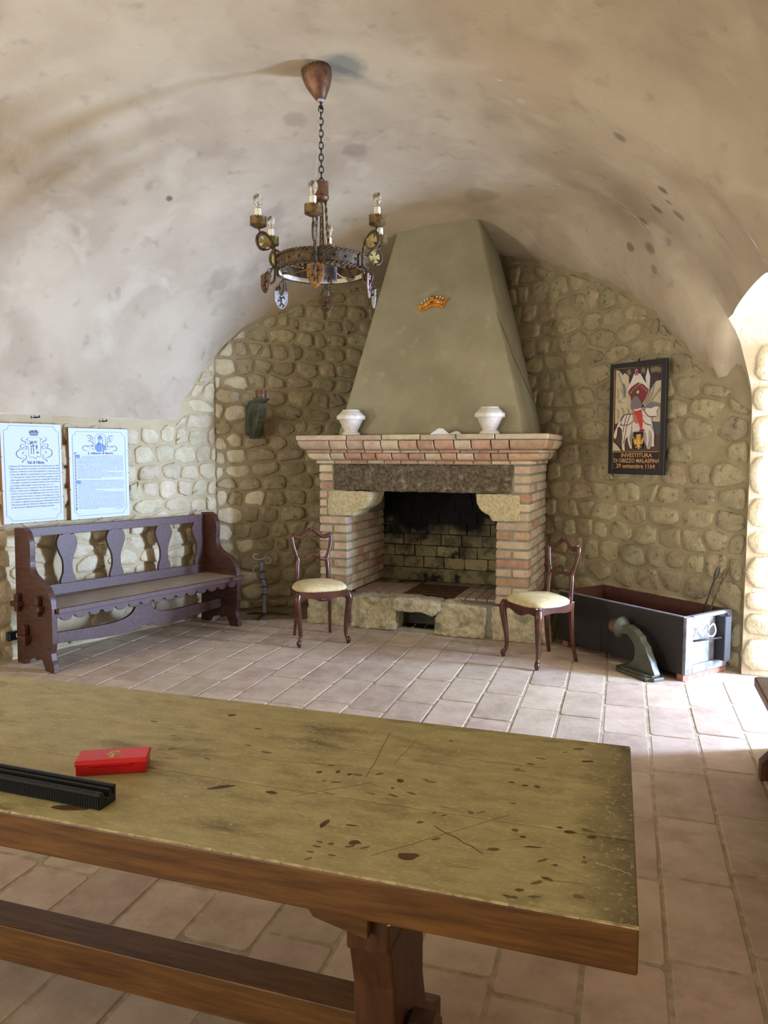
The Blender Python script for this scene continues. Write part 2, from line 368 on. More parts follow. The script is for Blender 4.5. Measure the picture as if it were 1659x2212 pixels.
for q, cut in ent:
    pl = p_left(q); pr = p_right(q); c = (pl+pr)/2; h = (pr-pl)/2
    pm = p_cut(q, arch_z(q)) if cut else pr
    tm = math.acos(max(-1, min(1, (c-pm)/h))) if cut else PI
    row = []
    for j in range(NT+1):
        th = tm*j/NT; p = c-h*math.cos(th); z = vault(p, q); x, y = XY(p, q)
        k = .018*noise.noise(Vector((x*1.1, y*1.1, z*1.1)))+.007*noise.noise(Vector((x*4, y*4, z*4)))
        if j > NT-3: k *= .1
        row.append(len(v.v)); v.v.append((x, y, z+k))
    idx.append(row)
for (a, ea), (b, eb) in zip(zip(idx, ent), zip(idx[1:], ent[1:])):
    if abs(ea[0]-eb[0]) < 1e-6: continue
    for j in range(NT): v.f.append((a[j], a[j+1], b[j+1], b[j])); v.sm.append(True)
ceiling = struct(v.build('ceiling', M_['plaster'], fix=False))

# ---------------------------------------------------------------- floor and tiles
fl = MB(); a = [XY(-6.2,-2.6), XY(3.3,-2.6), XY(3.3,8.2), XY(-6.2,8.2)]
fl.add([(x, y, -.0032) for x, y in a]+[(x, y, -.12) for x, y in a], [(0,1,2,3),(7,6,5,4),(0,4,5,1),(1,5,6,2),(2,6,7,3),(3,7,4,0)])
floor = struct(fl.build('floor', M_['grout']))
rng = random.Random(5)
TW, TL = .239, .4535
p0, q0 = PQ(1.393, 4.5)                                          # a known joint between two rows
def seen(x, y, z=0, mx=60):
    d = Vector((x, y, z))-Vector((0,0,1.5)); f = Vector((0, math.cos(PITCH), -math.sin(PITCH))); u = Vector((0, math.sin(PITCH), math.cos(PITCH)))
    k = d.dot(f)
    if k < .3: return False
    px = 829.5+1580*d.x/k; py = 1106-1580*d.dot(u)/k
    return -mx < px < 1659+mx and py < 2212+mx
tile_meshes = []
for i in range(8):
    b = MB(); n = 3
    g = .006; w, l = TW/2-g-rng.uniform(0,.0025), TL/2-g-rng.uniform(0,.003); rd = rng.uniform(.010,.026)
    out = []
    for cx, cy, a0 in ((w-rd, l-rd, 0), (-w+rd, l-rd, 90), (-w+rd, -l+rd, 180), (w-rd, -l+rd, 270)):
        for k in range(3):
            t = math.radians(a0+45*k); out.append((cx+rd*math.cos(t)+rng.uniform(-.0015,.0015), cy+rd*math.sin(t)+rng.uniform(-.0015,.0015)))
    k = len(out)
    vs = [(x, y, -.012) for x, y in out]+[(x, y, -.0025) for x, y in out]+[(x*.97, y*.985, 0) for x, y in out]
    b.add(vs, [(i_, (i_+1) % k, k+(i_+1) % k, k+i_) for i_ in range(k)]); b.add(vs, [(k+i_, k+(i_+1) % k, 2*k+(i_+1) % k, 2*k+i_) for i_ in range(k)])
    b.add(vs, [tuple(range(2*k, 3*k))]); tile_meshes.append(b.mesh('tile'))
    tile_meshes[-1].materials.append(M_['tile'])
known = {0: 4.62, 1: 4.41}
rest = MB(); nt_ = 0
OH = Vector((-.69, 6.325, 0)); EU = Vector((.932, -.361, 0)).normalized(); EV = Vector((.361, .932, 0)).normalized()
def in_front_of_back(x, y):       # tiles stop short of the back wall: a strip of bare screed, the hearth
    d = Vector((x, y, 0))-OH; u, w = d.dot(EU), d.dot(EV)
    if -.1 < u < 2.25 and w > -.02: return False
    if x < -.5: return (x+1.37)*(-.19)+(y-6.40) < .12 if x > -1.55 else (Vector((x, y))-Vector(L0)).dot(Vector((.805,-.593))) > .05
    return d_right(x, y) > .05
for ci in range(-19, 5):
    pc = p0+TW*(ci+.5); off = rng.uniform(0, TL)
    for k in range(-6, 18):
        qc = off+k*TL; x, y = XY(pc, qc)
        if pc > PR+.25 or qc > 7.3 or not in_front_of_back(x, y): continue
        if pc < p_left(qc)+.05: continue
        Mx = Matrix(((CA, SA, 0, x), (-SA, CA, 0, y), (0, 0, 1, rng.uniform(-.0015,.0015)), (0,0,0,1))) @ Matrix.Rotation(rng.uniform(-.006,.006), 4, 'Z')
        vis = any(seen(*XY(pc+a, qc+b)) for a in (-.12, 0, .12) for b in (-.22, 0, .22)) and (y > 2.6 or x > .1 or y > .9)
        if vis and nt_ < 300:
            o = bpy.data.objects.new('tile', rng.choice(tile_meshes)); C.objects.link(o); o.parent = floor; o.matrix_local = Mx; nt_ += 1
        else:
            w, l = TW/2-.007, TL/2-.007
            rest.add([(-w,-l,0),(w,-l,0),(w,l,0),(-w,l,0)], [(0,1,2,3)], Mx)
o = rest.build('floor_tiling', M_['tile'], floor, fix=False); o['kind'] = 'stuff'
# bare screed strip
sc = MB(); sc.add([(-1.50,6.40,.004),(-.60,6.50,.004),(-.45,7.3,.02),(-1.40,6.85,.02)], [(0,1,2,3)])
sc.build('screed_strip', M_['concrete'], floor, fix=False)

# ---------------------------------------------------------------- walls and their stones
rng = random.Random(11)
def wall(name, o, d, s0, s1, topf, m=None, step=.07):
    """vertical wall along d from o, slightly uneven; topf(x, y) gives its top"""
    b = MB(); n = max(2, int((s1-s0)/step)); d = Vector((d[0], d[1], 0)).normalized(); nn = Vector((d.y, -d.x, 0)); K = 44
    for i in range(n+1):
        s = s0+(s1-s0)*i/n; P = Vector((o[0], o[1], 0))+d*s; top = topf(P.x, P.y)
        for j in range(K+1):
            z = top*j/K; k = .012*noise.noise(Vector((s*5, z*5, 3.1)))+.006*noise.noise(Vector((s*17, z*17, 7)))
            Q = P+nn*k; b.v.append((Q.x, Q.y, z))
    for i in range(n):
        for j in range(K):
            a = i*(K+1)+j; b.f.append((a, a+K+1, a+K+2, a+1)); b.sm.append(True)
    return struct(b.build(name, M_[m or 'mortar'], fix=False))
def dome(pts, dep, r):
    """a stone: its outline raised from the mortar to an uneven, slightly domed face"""
    n = len(pts); cx = sum(p[0] for p in pts)/n; cy = sum(p[1] for p in pts)/n
    tx, ty = r.uniform(-.10,.10), r.uniform(-.10,.10); vs = []; sd = r.uniform(0, 90)
    for sc, d in ((1.0, -.02), (.985, dep*.40), (.90, dep*.85), (.55, dep*1.0)):
        for x, y in pts:
            X, Y = (x-cx)*sc, (y-cy)*sc
            k = dep*.55*noise.noise(Vector((X*14+sd, Y*14, sd))) if sc < .98 else 0
            vs.append((cx+X, cy+Y, d+k+(X*tx+Y*ty if d > 0 else 0)))
    vs.append((cx, cy, dep*r.uniform(.85,1.1))); c = len(vs)-1
    fs = [(i*n+k, i*n+(k+1) % n, (i+1)*n+(k+1) % n, (i+1)*n+k) for i in range(3) for k in range(n)]
    fs += [(3*n+k, 3*n+(k+1) % n, c) for k in range(n)]
    b = MB(); b.add(vs, fs, sm=True); return b.mesh('stone')
def stone_mesh(w, h, dep, r):
    pts = []; n = 14; ex = r.uniform(3.5, 6)
    for k in range(n):
        t = 2*PI*(k+r.uniform(-.25,.25))/n; c, s_ = math.cos(t), math.sin(t); q = (abs(c)**ex+abs(s_)**ex)**(-1/ex)*r.uniform(.92, 1.03)
        pts.append((c*q*w/2, s_*q*h/2))
    return dome(pts, dep, r)
def clip(poly, mx, my, nx, ny):
    out = []; k = len(poly)
    for i in range(k):
        p, q = poly[i], poly[(i+1) % k]; a = (p[0]-mx)*nx+(p[1]-my)*ny; b = (q[0]-mx)*nx+(q[1]-my)*ny
        if a <= 0: out.append(p)
        if a*b < 0: t = a/(a-b); out.append((p[0]+(q[0]-p[0])*t, p[1]+(q[1]-p[1])*t))
    return out
def lay_stones(parent, o, d, s0, s1, topf, z0=.02, hs=(.10,.17), ws=(.13,.30), gap=.03, skip=None, m='stone', dep=(.011,.022), limit=300, miss=.012, ztop=3.6):
    """coursed rubble: uneven rows of stones, each the cell around its own centre, drawn in by the joint"""
    d = Vector((d[0], d[1], 0)).normalized(); nn = Vector((d.y, -d.x, 0)); z = z0-.05; cnt = 0; sites = []
    while z < ztop:
        h = rng.uniform(*hs); s = s0-rng.uniform(.0, .2)
        while s < s1+.2:
            w = rng.uniform(*ws); w = w*.6 if rng.random() < .15 else w
            sites.append((s+w/2, z+h/2+rng.uniform(-.022,.022), w, h)); s += w
        z += h
    sites = [q for q in sites if s0-.05 < q[0] < s1+.05]
    for i, (cx, cz, w, h) in enumerate(sites):
        if cx < s0-.07 or cx > s1+.07 or rng.random() < miss: continue
        P = Vector((o[0], o[1], 0))+d*cx
        if skip and skip(P, cz): continue
        P0 = [Vector((o[0], o[1], 0))+d*(cx+w*.5*k) for k in (-1, 0, 1)]; tops = [topf(q.x, q.y)-.012 for q in P0]
        poly = [(-w, -h), (w, -h), (w, h), (-w, h)]; ASP = 1.45
        for j, (x, y, w2, h2) in enumerate(sites):
            dx, dy = x-cx, y-cz
            if i == j or abs(dx) > .6 or abs(dy) > .4: continue
            ux, uy = dx, dy*ASP*ASP; l = math.hypot(ux, uy); f = .5+.18*(w-w2)/(w+w2) if abs(dx) > abs(dy) else .5+.18*(h-h2)/(h+h2)
            poly = clip(poly, dx*f-ux/l*gap*.5, dy*f-uy/l*gap*.5, ux, uy)
            if len(poly) < 3: break
        if len(poly) < 3: continue
        poly = clip(poly, s0-cx+.004, 0, -1, 0); poly = clip(poly, s1-cx-.004, 0, 1, 0) if len(poly) > 2 else poly
        if len(poly) > 2: poly = clip(poly, 0, z0-cz, 0, -1)
        if len(poly) > 2: sl = (tops[2]-tops[0])/w; l = math.hypot(sl, 1); poly = clip(poly, 0, tops[1]-cz, -sl/l, 1/l)
        if len(poly) < 3: continue
        for it in range(2):                                           # round the corners, chip the outline
            q = []
            for k in range(len(poly)):
                a, b = poly[k-1], poly[k]
                if math.hypot(b[0]-a[0], b[1]-a[1]) < .008: q.append(b); continue
                t = rng.uniform(.10, .26) if it == 0 else rng.uniform(.2, .3); q += [(a[0]+(b[0]-a[0])*t, a[1]+(b[1]-a[1])*t), (a[0]+(b[0]-a[0])*(1-t), a[1]+(b[1]-a[1])*(1-t))]
            poly = q
        poly = [(x+rng.uniform(-.005,.005), y+rng.uniform(-.005,.005)) for x, y in poly]
        xs = [p[0] for p in poly]; ys = [p[1] for p in poly]
        if max(xs)-min(xs) < .04 or max(ys)-min(ys) < .035 or cnt >= limit: continue
        me = dome(poly, rng.uniform(*dep), rng); me.materials.append(M_['stone_lit' if (parent.name == 'wall_back' and rng.random() < 1.1-cx*2.6) else m])  # lit stone copies thin out along the back wall, painting the light's fade
        ob = bpy.data.objects.new('stone', me); C.objects.link(ob); ob.parent = parent
        ob.matrix_local = Matrix(((d.x, 0, nn.x, P.x), (d.y, 0, nn.y, P.y), (0, 1, 0, cz), (0,0,0,1))); cnt += 1
    return cnt
vz = lambda x, y: vault(*PQ(x, y))
al = Vector((L1[0]-L0[0], L1[1]-L0[1], 0)).normalized(); nl = Vector((al.y, -al.x, 0))
sl1 = (Vector(CB)-Vector(L0)).dot(al.to_2d())
M_['mortar_lit'] = mat('lit_lime_mortar', lin(192,175,140), lin(174,156,120), .95, 5, .35, .7, bump=.5, bs=90, bump2=.4, bs2=14)  # lit copy of the lime mortar, doorway light in its colour
wl = wall('wall_left', L0, al, -6.5, sl1+.02, lambda x, y: vz(x, y)+(.0 if vz(x, y) < 1.77 else .05), 'mortar_lit')
n1 = lay_stones(wl, L0, al, -2.3, sl1-.01, lambda x, y: max(1.70, vz(x, y)-.03) if vz(x, y) < 1.77 else vz(x, y)-.02, hs=(.11,.18), ws=(.14,.34), gap=.022, m='stone_lit', ztop=2.9)
bl = Vector((BD[0], BD[1], 0)).normalized()
wb = wall('wall_back', CB, bl, -.02, 2.5, lambda x, y: min(vz(x, y)+.3, 3.8))
def behind_fp(P, z):
    d = P-OH; u = d.dot(EU)
    return u > (.45 if z < 1.5 else .62)
n2 = lay_stones(wb, CB, bl, 0.0, 1.95, lambda x, y: vz(x, y)-.02, hs=(.11,.17), ws=(.12,.30), gap=.026, skip=behind_fp)
rd = Vector((RD[0], RD[1], 0)).normalized(); rlen = 3.4
RO = Vector((J[0], J[1], 0))+Vector((.839,.545,0))*.05+rd*rlen                                 # run it left to right, so that it faces the room
wr = wall('wall_right', RO, -rd, 0, rlen+.0, lambda x, y: min(vz(x, y)+.3, 3.8))
n3 = lay_stones(wr, RO, -rd, 1.0, rlen-.04, lambda x, y: vz(x, y)-.02, hs=(.12,.19), ws=(.14,.32), gap=.024, dep=(.010,.020), skip=lambda P, z: (P-OH).dot(EU) < (1.55 if z < 2.4 else 1.15))
# entrance wall with the deep doorway (its far reveal is built of big blocks)
e = MB(); D = 3.3
def W3(p, q, z): return (*XY(p, q), z)
ql = [-2.6, 3.6]+[3.6+.45*k/8 for k in range(1, 9)]
e.add([W3(p_right(q),q,0) for q in ql]+[W3(p_right(q),q,1.80) for q in ql], [(k, k+1, len(ql)+k+1, len(ql)+k) for k in range(len(ql)-1)])
zl = [0, .6, 1.2, 1.77]+[1.77+(ZS-1.77)*k/8 for k in range(1, 9)]
for q in (QN, QF):
    inn = [W3(PR if z <= 1.77 else p_cut(q, z), q, z) for z in zl]; out = [W3(D, q, z) for z in zl]; n = len(zl)
    e.add(inn+out, [(k, k+1, n+k+1, n+k) for k in range(n-1)])
qq = [QN+(QF-QN)*k/24 for k in range(25)]
inn = [W3(p_cut(q, arch_z(q)), q, arch_z(q)) for q in qq]; out = [W3(D, q, arch_z(q)) for q in qq]
e.add(inn+out, [(k, k+1, 25+k+1, 25+k) for k in range(24)])
e.add([W3(D,QN-.4,0), W3(D,QF+.3,0), W3(D,QF+.3,2.9), W3(D,QN-.4,2.9)], [(0,1,2,3)])
M_['reveal'] = mat('pale_reveal_plaster', lin(206,186,158), lin(188,168,140), .92, 6, .35, .65, bump=.6, bs=40, bump2=.5, bs2=12)
we = struct(e.build('wall_entrance', M_['reveal'], fix=False))
rv = Vector((*XY(1, 0), 0)); oj = Vector((*XY(PR, QF), 0))
z = .02
while z < 1.95:
    h = rng.uniform(.14, .27); s = -.03
    while s < .75:
        w = rng.uniform(.22, .42); me = stone_mesh(w-.018, h-.018, .022, rng); me.materials.append(M_['stone_lit'])  # lit stone copy, the reveal's brightness is in the colour
        ob = bpy.data.objects.new('stone', me); C.objects.link(ob); ob.parent = we
        P = oj+rv*(s+w/2+.02); nn = Vector((rv.y, -rv.x, 0))
        ob.matrix_local = Matrix(((rv.x, 0, nn.x, P.x), (rv.y, 0, nn.y, P.y), (0, 1, 0, z+h/2), (0,0,0,1))); s += w
    z += h
# rear wall behind the camera with a wide window opening
r = MB(); q = -2.6
for p1, p2, z1, z2 in ((-7,-4.0,0,4.2),(-1.3,1.4,0,4.2),(-4.0,-1.3,0,.7),(-4.0,-1.3,2.8,4.2)):
    r.add([W3(p1,q,z1), W3(p2,q,z1), W3(p2,q,z2), W3(p1,q,z2)], [(0,1,2,3)])
struct(r.build('wall_rear', M_['mortar'], fix=False))

# ---------------------------------------------------------------- fireplace (local axes: u along the front, v into the wall, z up)
rng = random.Random(21)
FM = frame(OH, EU, EV)
fp = thing('fireplace', 'large brick fireplace with a plastered tapering hood, stone lintel and rough stone hearth', 'fireplace', FM)
FI = FM.inverted()
brick_meshes = {}
for key in ('brick', 'brick_red', 'soot', 'tile'):
    brick_meshes[key] = []
    for i in range(5):
        b = MB(); b.box(-.5, .5, -.5, .5, -.5, .5)
        bm = bmesh.new(); me = b.mesh('brick'); bm.from_mesh(me)
        bmesh.ops.bevel(bm, geom=bm.edges[:], offset=.035, segments=1, affect='EDGES')
        for vv in bm.verts: vv.co += Vector((rng.uniform(-.018,.018), rng.uniform(-.018,.018), rng.uniform(-.03,.03)))
        bm.to_mesh(me); bm.free(); me.materials.append(M_[key]); brick_meshes[key].append(me)
def brick(u0, u1, v0, v1, z0, z1, key='brick', name='brick', rot=.006):
    o = bpy.data.objects.new(name, rng.choice(brick_meshes[key])); C.objects.link(o); o.parent = fp
    o.matrix_local = T((u0+u1)/2, (v0+v1)/2, (z0+z1)/2) @ Matrix.Rotation(rng.uniform(-rot, rot), 4, 'Y') @ Matrix.Diagonal((u1-u0, v1-v0, z1-z0, 1))
    return o
ZH, PZ, NC = .285, .0742, 15
VF = .04                                                          # front of the piers
UL0, UL1, UR0, UR1 = .128, .383, 1.677, 1.936
VB = .92                                                          # back of the firebox
def bk(): return 'brick_red' if rng.random() < .20 else 'brick'
for side in (0, 1):
    u0, u1 = ((UL0, UL1), (UR0, UR1))[side]
    depth = VB if side == 0 else .86
    for c in range(NC):
        z0 = ZH+.004+c*PZ; z1 = z0+PZ-.018
        ua, ub = u0, u1
        if 12 > c >= 9: ua, ub = ((u0, u0+.07), (u1-.075, u1))[side]
        if c >= 12: ua, ub = ((u0, u0+.125), (u1-.125, u1))[side]
        v = VF; first = True; k = 0
        while v < depth-.03:
            ln = (.118 if (c % 2) else .245) if first else rng.choice((.115, .12, .24))
            if first and ub-ua > .2:
                ln = .118
                if c % 2: brick(ua, (ua+ub)/2-.006+rng.uniform(-.008,.008), v, v+ln, z0, z1, bk()); brick((ua+ub)/2+.008, ub, v, v+ln, z0, z1, bk())
                else: brick(ua, ub, v, v+ln, z0, z1, bk())
            else: brick(ua+rng.uniform(-.003,.003), ub+rng.uniform(-.003,.003), v, min(v+ln, depth), z0, z1, bk())
            v += ln+.012; first = False
    m = MB(); m.box(u0+.007, u1-.007, VF+.007, depth, ZH, ZH+9*PZ)
    a, b_ = ((u0+.007, u0+.5), (u1-.5, u1-.007))[side]
    m.box(u0+.007 if side == 0 else u1-.26, u0+.26 if side == 0 else u1-.007, VF+.007, depth, ZH+9*PZ, ZH+NC*PZ)
    m.build('mortar_core', M_['cement'], fp)
# firebox: back wall of big sooty blocks, floor tiles, iron grate
z = .40; c = 0
brick(.37, 1.69, VB-.012, VB+.10, .27, .395, 'soot', 'firebox_kerb', rot=0)
while z < 1.42:
    u = .372-(.09 if c % 2 else 0)
    while u < 1.68:
        w = rng.choice((.17, .20, .22)); a, b_ = max(u, .372), min(u+w, 1.685)
        if b_-a > .03: brick(a, b_-.008, VB, VB+.06, z, z+.100, 'soot', 'firebrick')
        u += w
    z += .108; c += 1
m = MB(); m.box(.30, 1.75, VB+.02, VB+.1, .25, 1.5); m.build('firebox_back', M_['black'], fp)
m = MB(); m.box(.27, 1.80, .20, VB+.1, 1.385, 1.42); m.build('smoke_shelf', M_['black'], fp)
m = MB(); m.box(.03, .84, .05, VB+.05, 0, .268); m.box(1.18, 2.10, .05, VB, 0, .268); m.box(.84, 1.18, .45, VB+.05, 0, .268); m.box(.84, 1.18, .05, .5, .19, .255); m.box(.84, 1.18, .3, .5, 0, .2)
m.build('hearth_base', M_['cement'], fp)
for (a, b_) in ((.39, .83), (1.30, 1.67)):
    n = 4; vv = .20
    for r_ in range(3):
        for k in range(n):
            w = (b_-a)/n
            brick(a+k*w, a+(k+1)*w-.007, vv, vv+.225, .262, .283, 'plinthtile' if False else 'soot' if (r_ == 2) else 'tile', 'hearth_tile', rot=.002)
        vv += .232
g = MB(); g.box(.83, 1.30, .17, .72, .262, .272); g.build('grate_frame', M_['darkiron'], fp)
for k in range(13):
    b = MB(); b.box(.835, 1.295, .19+k*.04, .214+k*.04, .272, .284, c=.003); b.build('grate_slat', M_['tabledark' if k % 3 else 'darkiron'], fp)
# lintel, corbels and plinth stones
def rough(name, pts, v0, v1, mt, amp=.012, res=.028, bevel=.012):
    b = MB(); b.prism(pts, v0, v1); me = b.mesh(name); bm = bmesh.new(); bm.from_mesh(me)
    bmesh.ops.remove_doubles(bm, verts=bm.verts[:], dist=1e-5); bmesh.ops.recalc_face_normals(bm, faces=bm.faces[:])
    bmesh.ops.bevel(bm, geom=bm.edges[:], offset=bevel, segments=2, affect='EDGES', profile=.6)
    bmesh.ops.triangulate(bm, faces=bm.faces[:])
    for _ in range(9):
        ed = [e_ for e_ in bm.edges if e_.calc_length() > res*1.6]
        if not ed: break
        bmesh.ops.subdivide_edges(bm, edges=ed, cuts=1); bmesh.ops.triangulate(bm, faces=[f for f in bm.faces if len(f.verts) > 3])
    bm.normal_update(); sd = rng.uniform(0, 50)
    for w in bm.verts:
        p = w.co; k = amp*(.55*noise.noise(Vector((p.x*7+sd, p.y*7, p.z*7)))+.45*noise.noise(Vector((p.x*22+sd, p.y*22, p.z*22)))+.35*noise.noise(Vector((p.x*48, p.y*48, p.z*48+sd))))
        w.co = p+w.normal*k
    bm.to_mesh(me); bm.free()
    for q_ in me.polygons: q_.use_smooth = True
    me.materials.append(M_[mt]); o = bpy.data.objects.new(name, me); C.objects.link(o); o.parent = fp; return o
ZC0, ZC1, ZL = ZH+9*PZ-.002, ZH+12*PZ-.012, ZH+NC*PZ
rough('lintel_stone', [(.268, ZC1+.008), (1.80, ZC1+.004), (1.806, ZL-.004), (.262, ZL-.004)], VF-.004, VF+.24, 'lintel', .014, .022)
def corbel(sg):
    pts = [(0, 0), (.25, 0)]+[(.25+.155*math.sin(t), .045+.145*(1-math.cos(t))) for t in [PI/2*k/8 for k in range(0, 9)]][1:]+[(.405, ZC1-ZC0), (0, ZC1-ZC0)]
    return [((.205+x) if sg > 0 else (1.862-x*.87), ZC0+zz) for x, zz in pts]
rough('corbel_stone', corbel(1), VF-.006, VF+.30, 'corbel', .010, .020)
rough('corbel_stone', corbel(-1), VF-.012, VF+.30, 'corbel', .010, .020)
rough('plinth_stone', [(.0,.0),(.40,.0),(.41,.262),(.02,.25)], .005, .20, 'plinth', .024, .022, .02)
rough('plinth_stone', [(.43,.0),(.85,.0),(.845,.272),(.44,.268)], .0, .20, 'plinth', .022, .022, .016)
rough('plinth_stone', [(.815,.185),(.90,.170),(1.08,.178),(1.17,.150),(1.235,.20),(1.245,.268),(1.0,.292),(.835,.285)], -.035, .19, 'plinth', .016, .026, .02)
rough('plinth_stone', [(1.165,.0),(1.60,.0),(1.62,.262),(1.24,.272),(1.19,.15)], -.004, .20, 'plinth', .024, .022, .02)
rough('plinth_stone', [(1.66,.0),(2.06,.0),(2.04,.25),(1.65,.268)], .0, .20, 'plinth', .022, .022, .016)
rough('plinth_stone', [(2.02,.0),(2.12,.0),(2.09,.24),(2.03,.24)], .01, .45, 'plinth', .01, .03, .016)
rough('plinth_stone', [(.03,.0),(.09,.0),(.09,.24),(.04,.24)], .19, .8, 'plinth', .01, .04, .016)
m = MB(); m.box(.42, .44, .03, .2, 0, .26); m.box(1.60, 1.66, .02, .2, 0, .26); m.box(.0, 2.1, .02, .06, -.005, .03); m.build('plinth_mortar', M_['cement'], fp)
m = MB(); m.box(.83, 1.18, .30, .32, 0, .2); m.box(.83, 1.18, .03, .32, .0, .006); m.build('ash_hole', M_['black'], fp)
for k in range(26):                                               # cinders lying in the ash hole
    m = MB(); r_ = rng.uniform(.005, .014); m.sphere((0,0,0), r_, 6, 4, sc=(1, rng.uniform(.6,1), rng.uniform(.5,.9)))
    m.build('cinder', M_['black' if rng.random() < .55 else 'plinth'], fp, T(rng.uniform(.86,1.15), rng.uniform(.06,.26), .010))
# cornice: profile (overhang, z) bands of moulded brick with joints
OV = .150; Z0 = ZL
def ovolo(o0, o1, za, zb):        # quarter round, wide at the top
    return [(o0+(o1-o0)*math.sin(t), za+(zb-za)*(1-math.cos(t))) for t in [PI/2*k/7 for k in range(8)]]
bands = [([(.022, Z0+.002), (.022, Z0+.027)], .15), (ovolo(.026, .075, Z0+.032, Z0+.087), .142), ([(.085, Z0+.092), (.085, Z0+.112)], .16),
         (ovolo(.088, .140, Z0+.118, Z0+.190), .150), ([(OV, Z0+.196), (OV, Z0+.236)], .30)]
def cornice_piece(prof, a, b_, ma, mb, side, mt):
    """prof piece from a to b_ along u (front) or v (side); ma / mb: mitred end there"""
    m = MB(); prof = list(prof); back = [(-.10, prof[-1][1]), (-.10, prof[0][1])]; P = prof+back; n = len(P); vs = []
    for end, mit in ((a, ma), (b_, mb)):
        for o_, zz in P:
            if side == 0: u = end-(o_ if mit == -1 else 0)+(o_ if mit == 1 else 0); vs.append((u, VF-o_, zz))
            elif side == 1: w = end-(o_ if mit == -1 else 0); vs.append((UR1+o_, w, zz))
            else: w = end-(o_ if mit == -1 else 0); vs.append((UL0-o_, w, zz))
    m.add(vs, [(i_, (i_+1) % n, n+(i_+1) % n, n+i_) for i_ in range(n)]); m.add(vs[:n], [tuple(range(n))]); m.add(vs[n:], [tuple(range(n-1, -1, -1))])
    return m.build('cornice_brick', M_[mt], fp, bevel=.004, seg=1)
for bi, (prof, ln) in enumerate(bands):
    u = UL0; g = .009
    while u < UR1-.01:
        l_ = ln*rng.uniform(.9, 1.1); e_ = u+l_
        if e_ > UR1-.07: e_ = UR1
        mt = 'brick' if bi == 4 else ('brick_red' if rng.random() < .6 else 'brick')
        jz = rng.uniform(-.002, .002); jo = rng.uniform(-.003, .003)
        cornice_piece([(o_+jo, zz+jz) for o_, zz in prof], u+(0 if u == UL0 else g/2), e_-(0 if e_ == UR1 else g/2), -1 if u == UL0 else 0, 1 if e_ == UR1 else 0, 0, mt); u = e_
    for sd in (1, 2):
        w = VF; end = .80
        while w < end-.01:
            l_ = ln*rng.uniform(.9, 1.1); e_ = min(w+l_, end)
            cornice_piece(prof, w+(0 if w == VF else g/2), e_-g/2, -1 if w == VF else 0, 0, sd, 'brick' if rng.random() < .6 else 'brick_red'); w = e_
m = MB(); m.box(UL0-.012, UR1+.012, VF-.010, .84, Z0-.004, Z0+.228)
m.box(UL0-.07, UR1+.07, VF-.068, .84, Z0+.088, Z0+.228); m.box(UL0-.13, UR1+.13, VF-.125, .84, Z0+.19, Z0+.232); m.build('cornice_mortar', M_['cement'], fp)
ZM = Z0+.236
# hood: a tapering plaster pyramid that runs up into the vault
hb = [(.285, .065), (1.885, .065), (1.885, 1.15), (.285, 1.15)]; ht = [(.705, .56), (1.345, .56), (1.345, 1.15), (.705, 1.15)]
m = MB(); K = 14
def hring(k):
    return [(a[0]+(b_[0]-a[0])*k, a[1]+(b_[1]-a[1])*k, ZM-.004+(3.62-ZM)*k) for a, b_ in zip(hb, ht)]
lv = [hring(k/K) for k in range(K+1)]
m.add([p for r_ in lv for p in r_], [(i_*4+k, i_*4+(k+1) % 4, (i_+1)*4+(k+1) % 4, (i_+1)*4+k) for i_ in range(K) for k in range(4)])
m.add(lv[K], [(0,1,2,3)]); m.add(lv[0], [(3,2,1,0)])
hood = m.build('hood', M_['hood'], fp, bevel=.028, seg=3)
def on_hood(u, z):               # v of the hood's front face
    k = (z-ZM+.004)/(3.62-ZM); return .065+(.56-.065)*k
m = MB(); pts = [(1.24,2.62),(1.262,2.50),(1.30,2.38),(1.315,2.28),(1.36,2.12),(1.395,1.98),(1.43,1.86),(1.455,1.76)]
pts = [(u+.36+(2.6-z)*.22+rng.uniform(-.006,.006), z) for u, z in pts]
for (a, za), (b_, zb) in zip(pts, pts[1:]):
    m.tube([(a, on_hood(a, za)+.0005, za), (b_, on_hood(b_, zb)+.0005, zb)], .0022, 4)
m.build('crack', M_['darkiron'], fp)

# painted crown plaque on the hood
tilt = math.atan2(.56-.065, 3.62-ZM)
def hoodM(u, z): return FM @ T(u, on_hood(u, z)-.016, z) @ Matrix.Rotation(-tilt, 4, 'X')
cr = thing('crown_plaque', 'small orange and gold painted crown plaque fixed on the plaster hood', 'crown', hoodM(1.05, 2.735))
q = lambda x, y: ((x-815)/12.76*.0040, -(y-600)/12.76*.0040)
crown_pts = [(460,740),(510,815),(600,770),(700,725),(800,690),(880,682),(960,690),(1040,720),(1105,745),(1140,680),(1165,610),(1200,540),(1240,500),(1285,485),(1240,468),(1190,480),(1150,520),(1110,565),(1085,560),(1070,545),
  (1085,490),(1070,490),(1050,530),(1020,530),(990,510),(1010,450),(995,450),(975,500),(945,510),(930,495),(925,430),(910,430),(900,480),(865,500),(835,480),(825,430),(835,390),(850,375),(720,380),(735,400),(745,470),(715,510),(690,510),
  (665,475),(655,480),(675,525),(635,555),(600,525),(588,520),(600,570),(565,610),(540,600),(520,580),(505,585),(525,630),(515,650),(480,640),(440,620),(360,625),(420,665)]
m = MB(); m.prism([q(*p) for p in crown_pts], 0, .012); m.build('crown_body', M_['crown'], cr)
for x, y in ((508,552),(578,495),(657,455),(928,412),(1018,432),(1090,472)):
    b = MB(); b.sphere((q(x,y)[0], .004, q(x,y)[1]), .0075, 10, 6); b.build('pearl', M_['pearl'], cr)
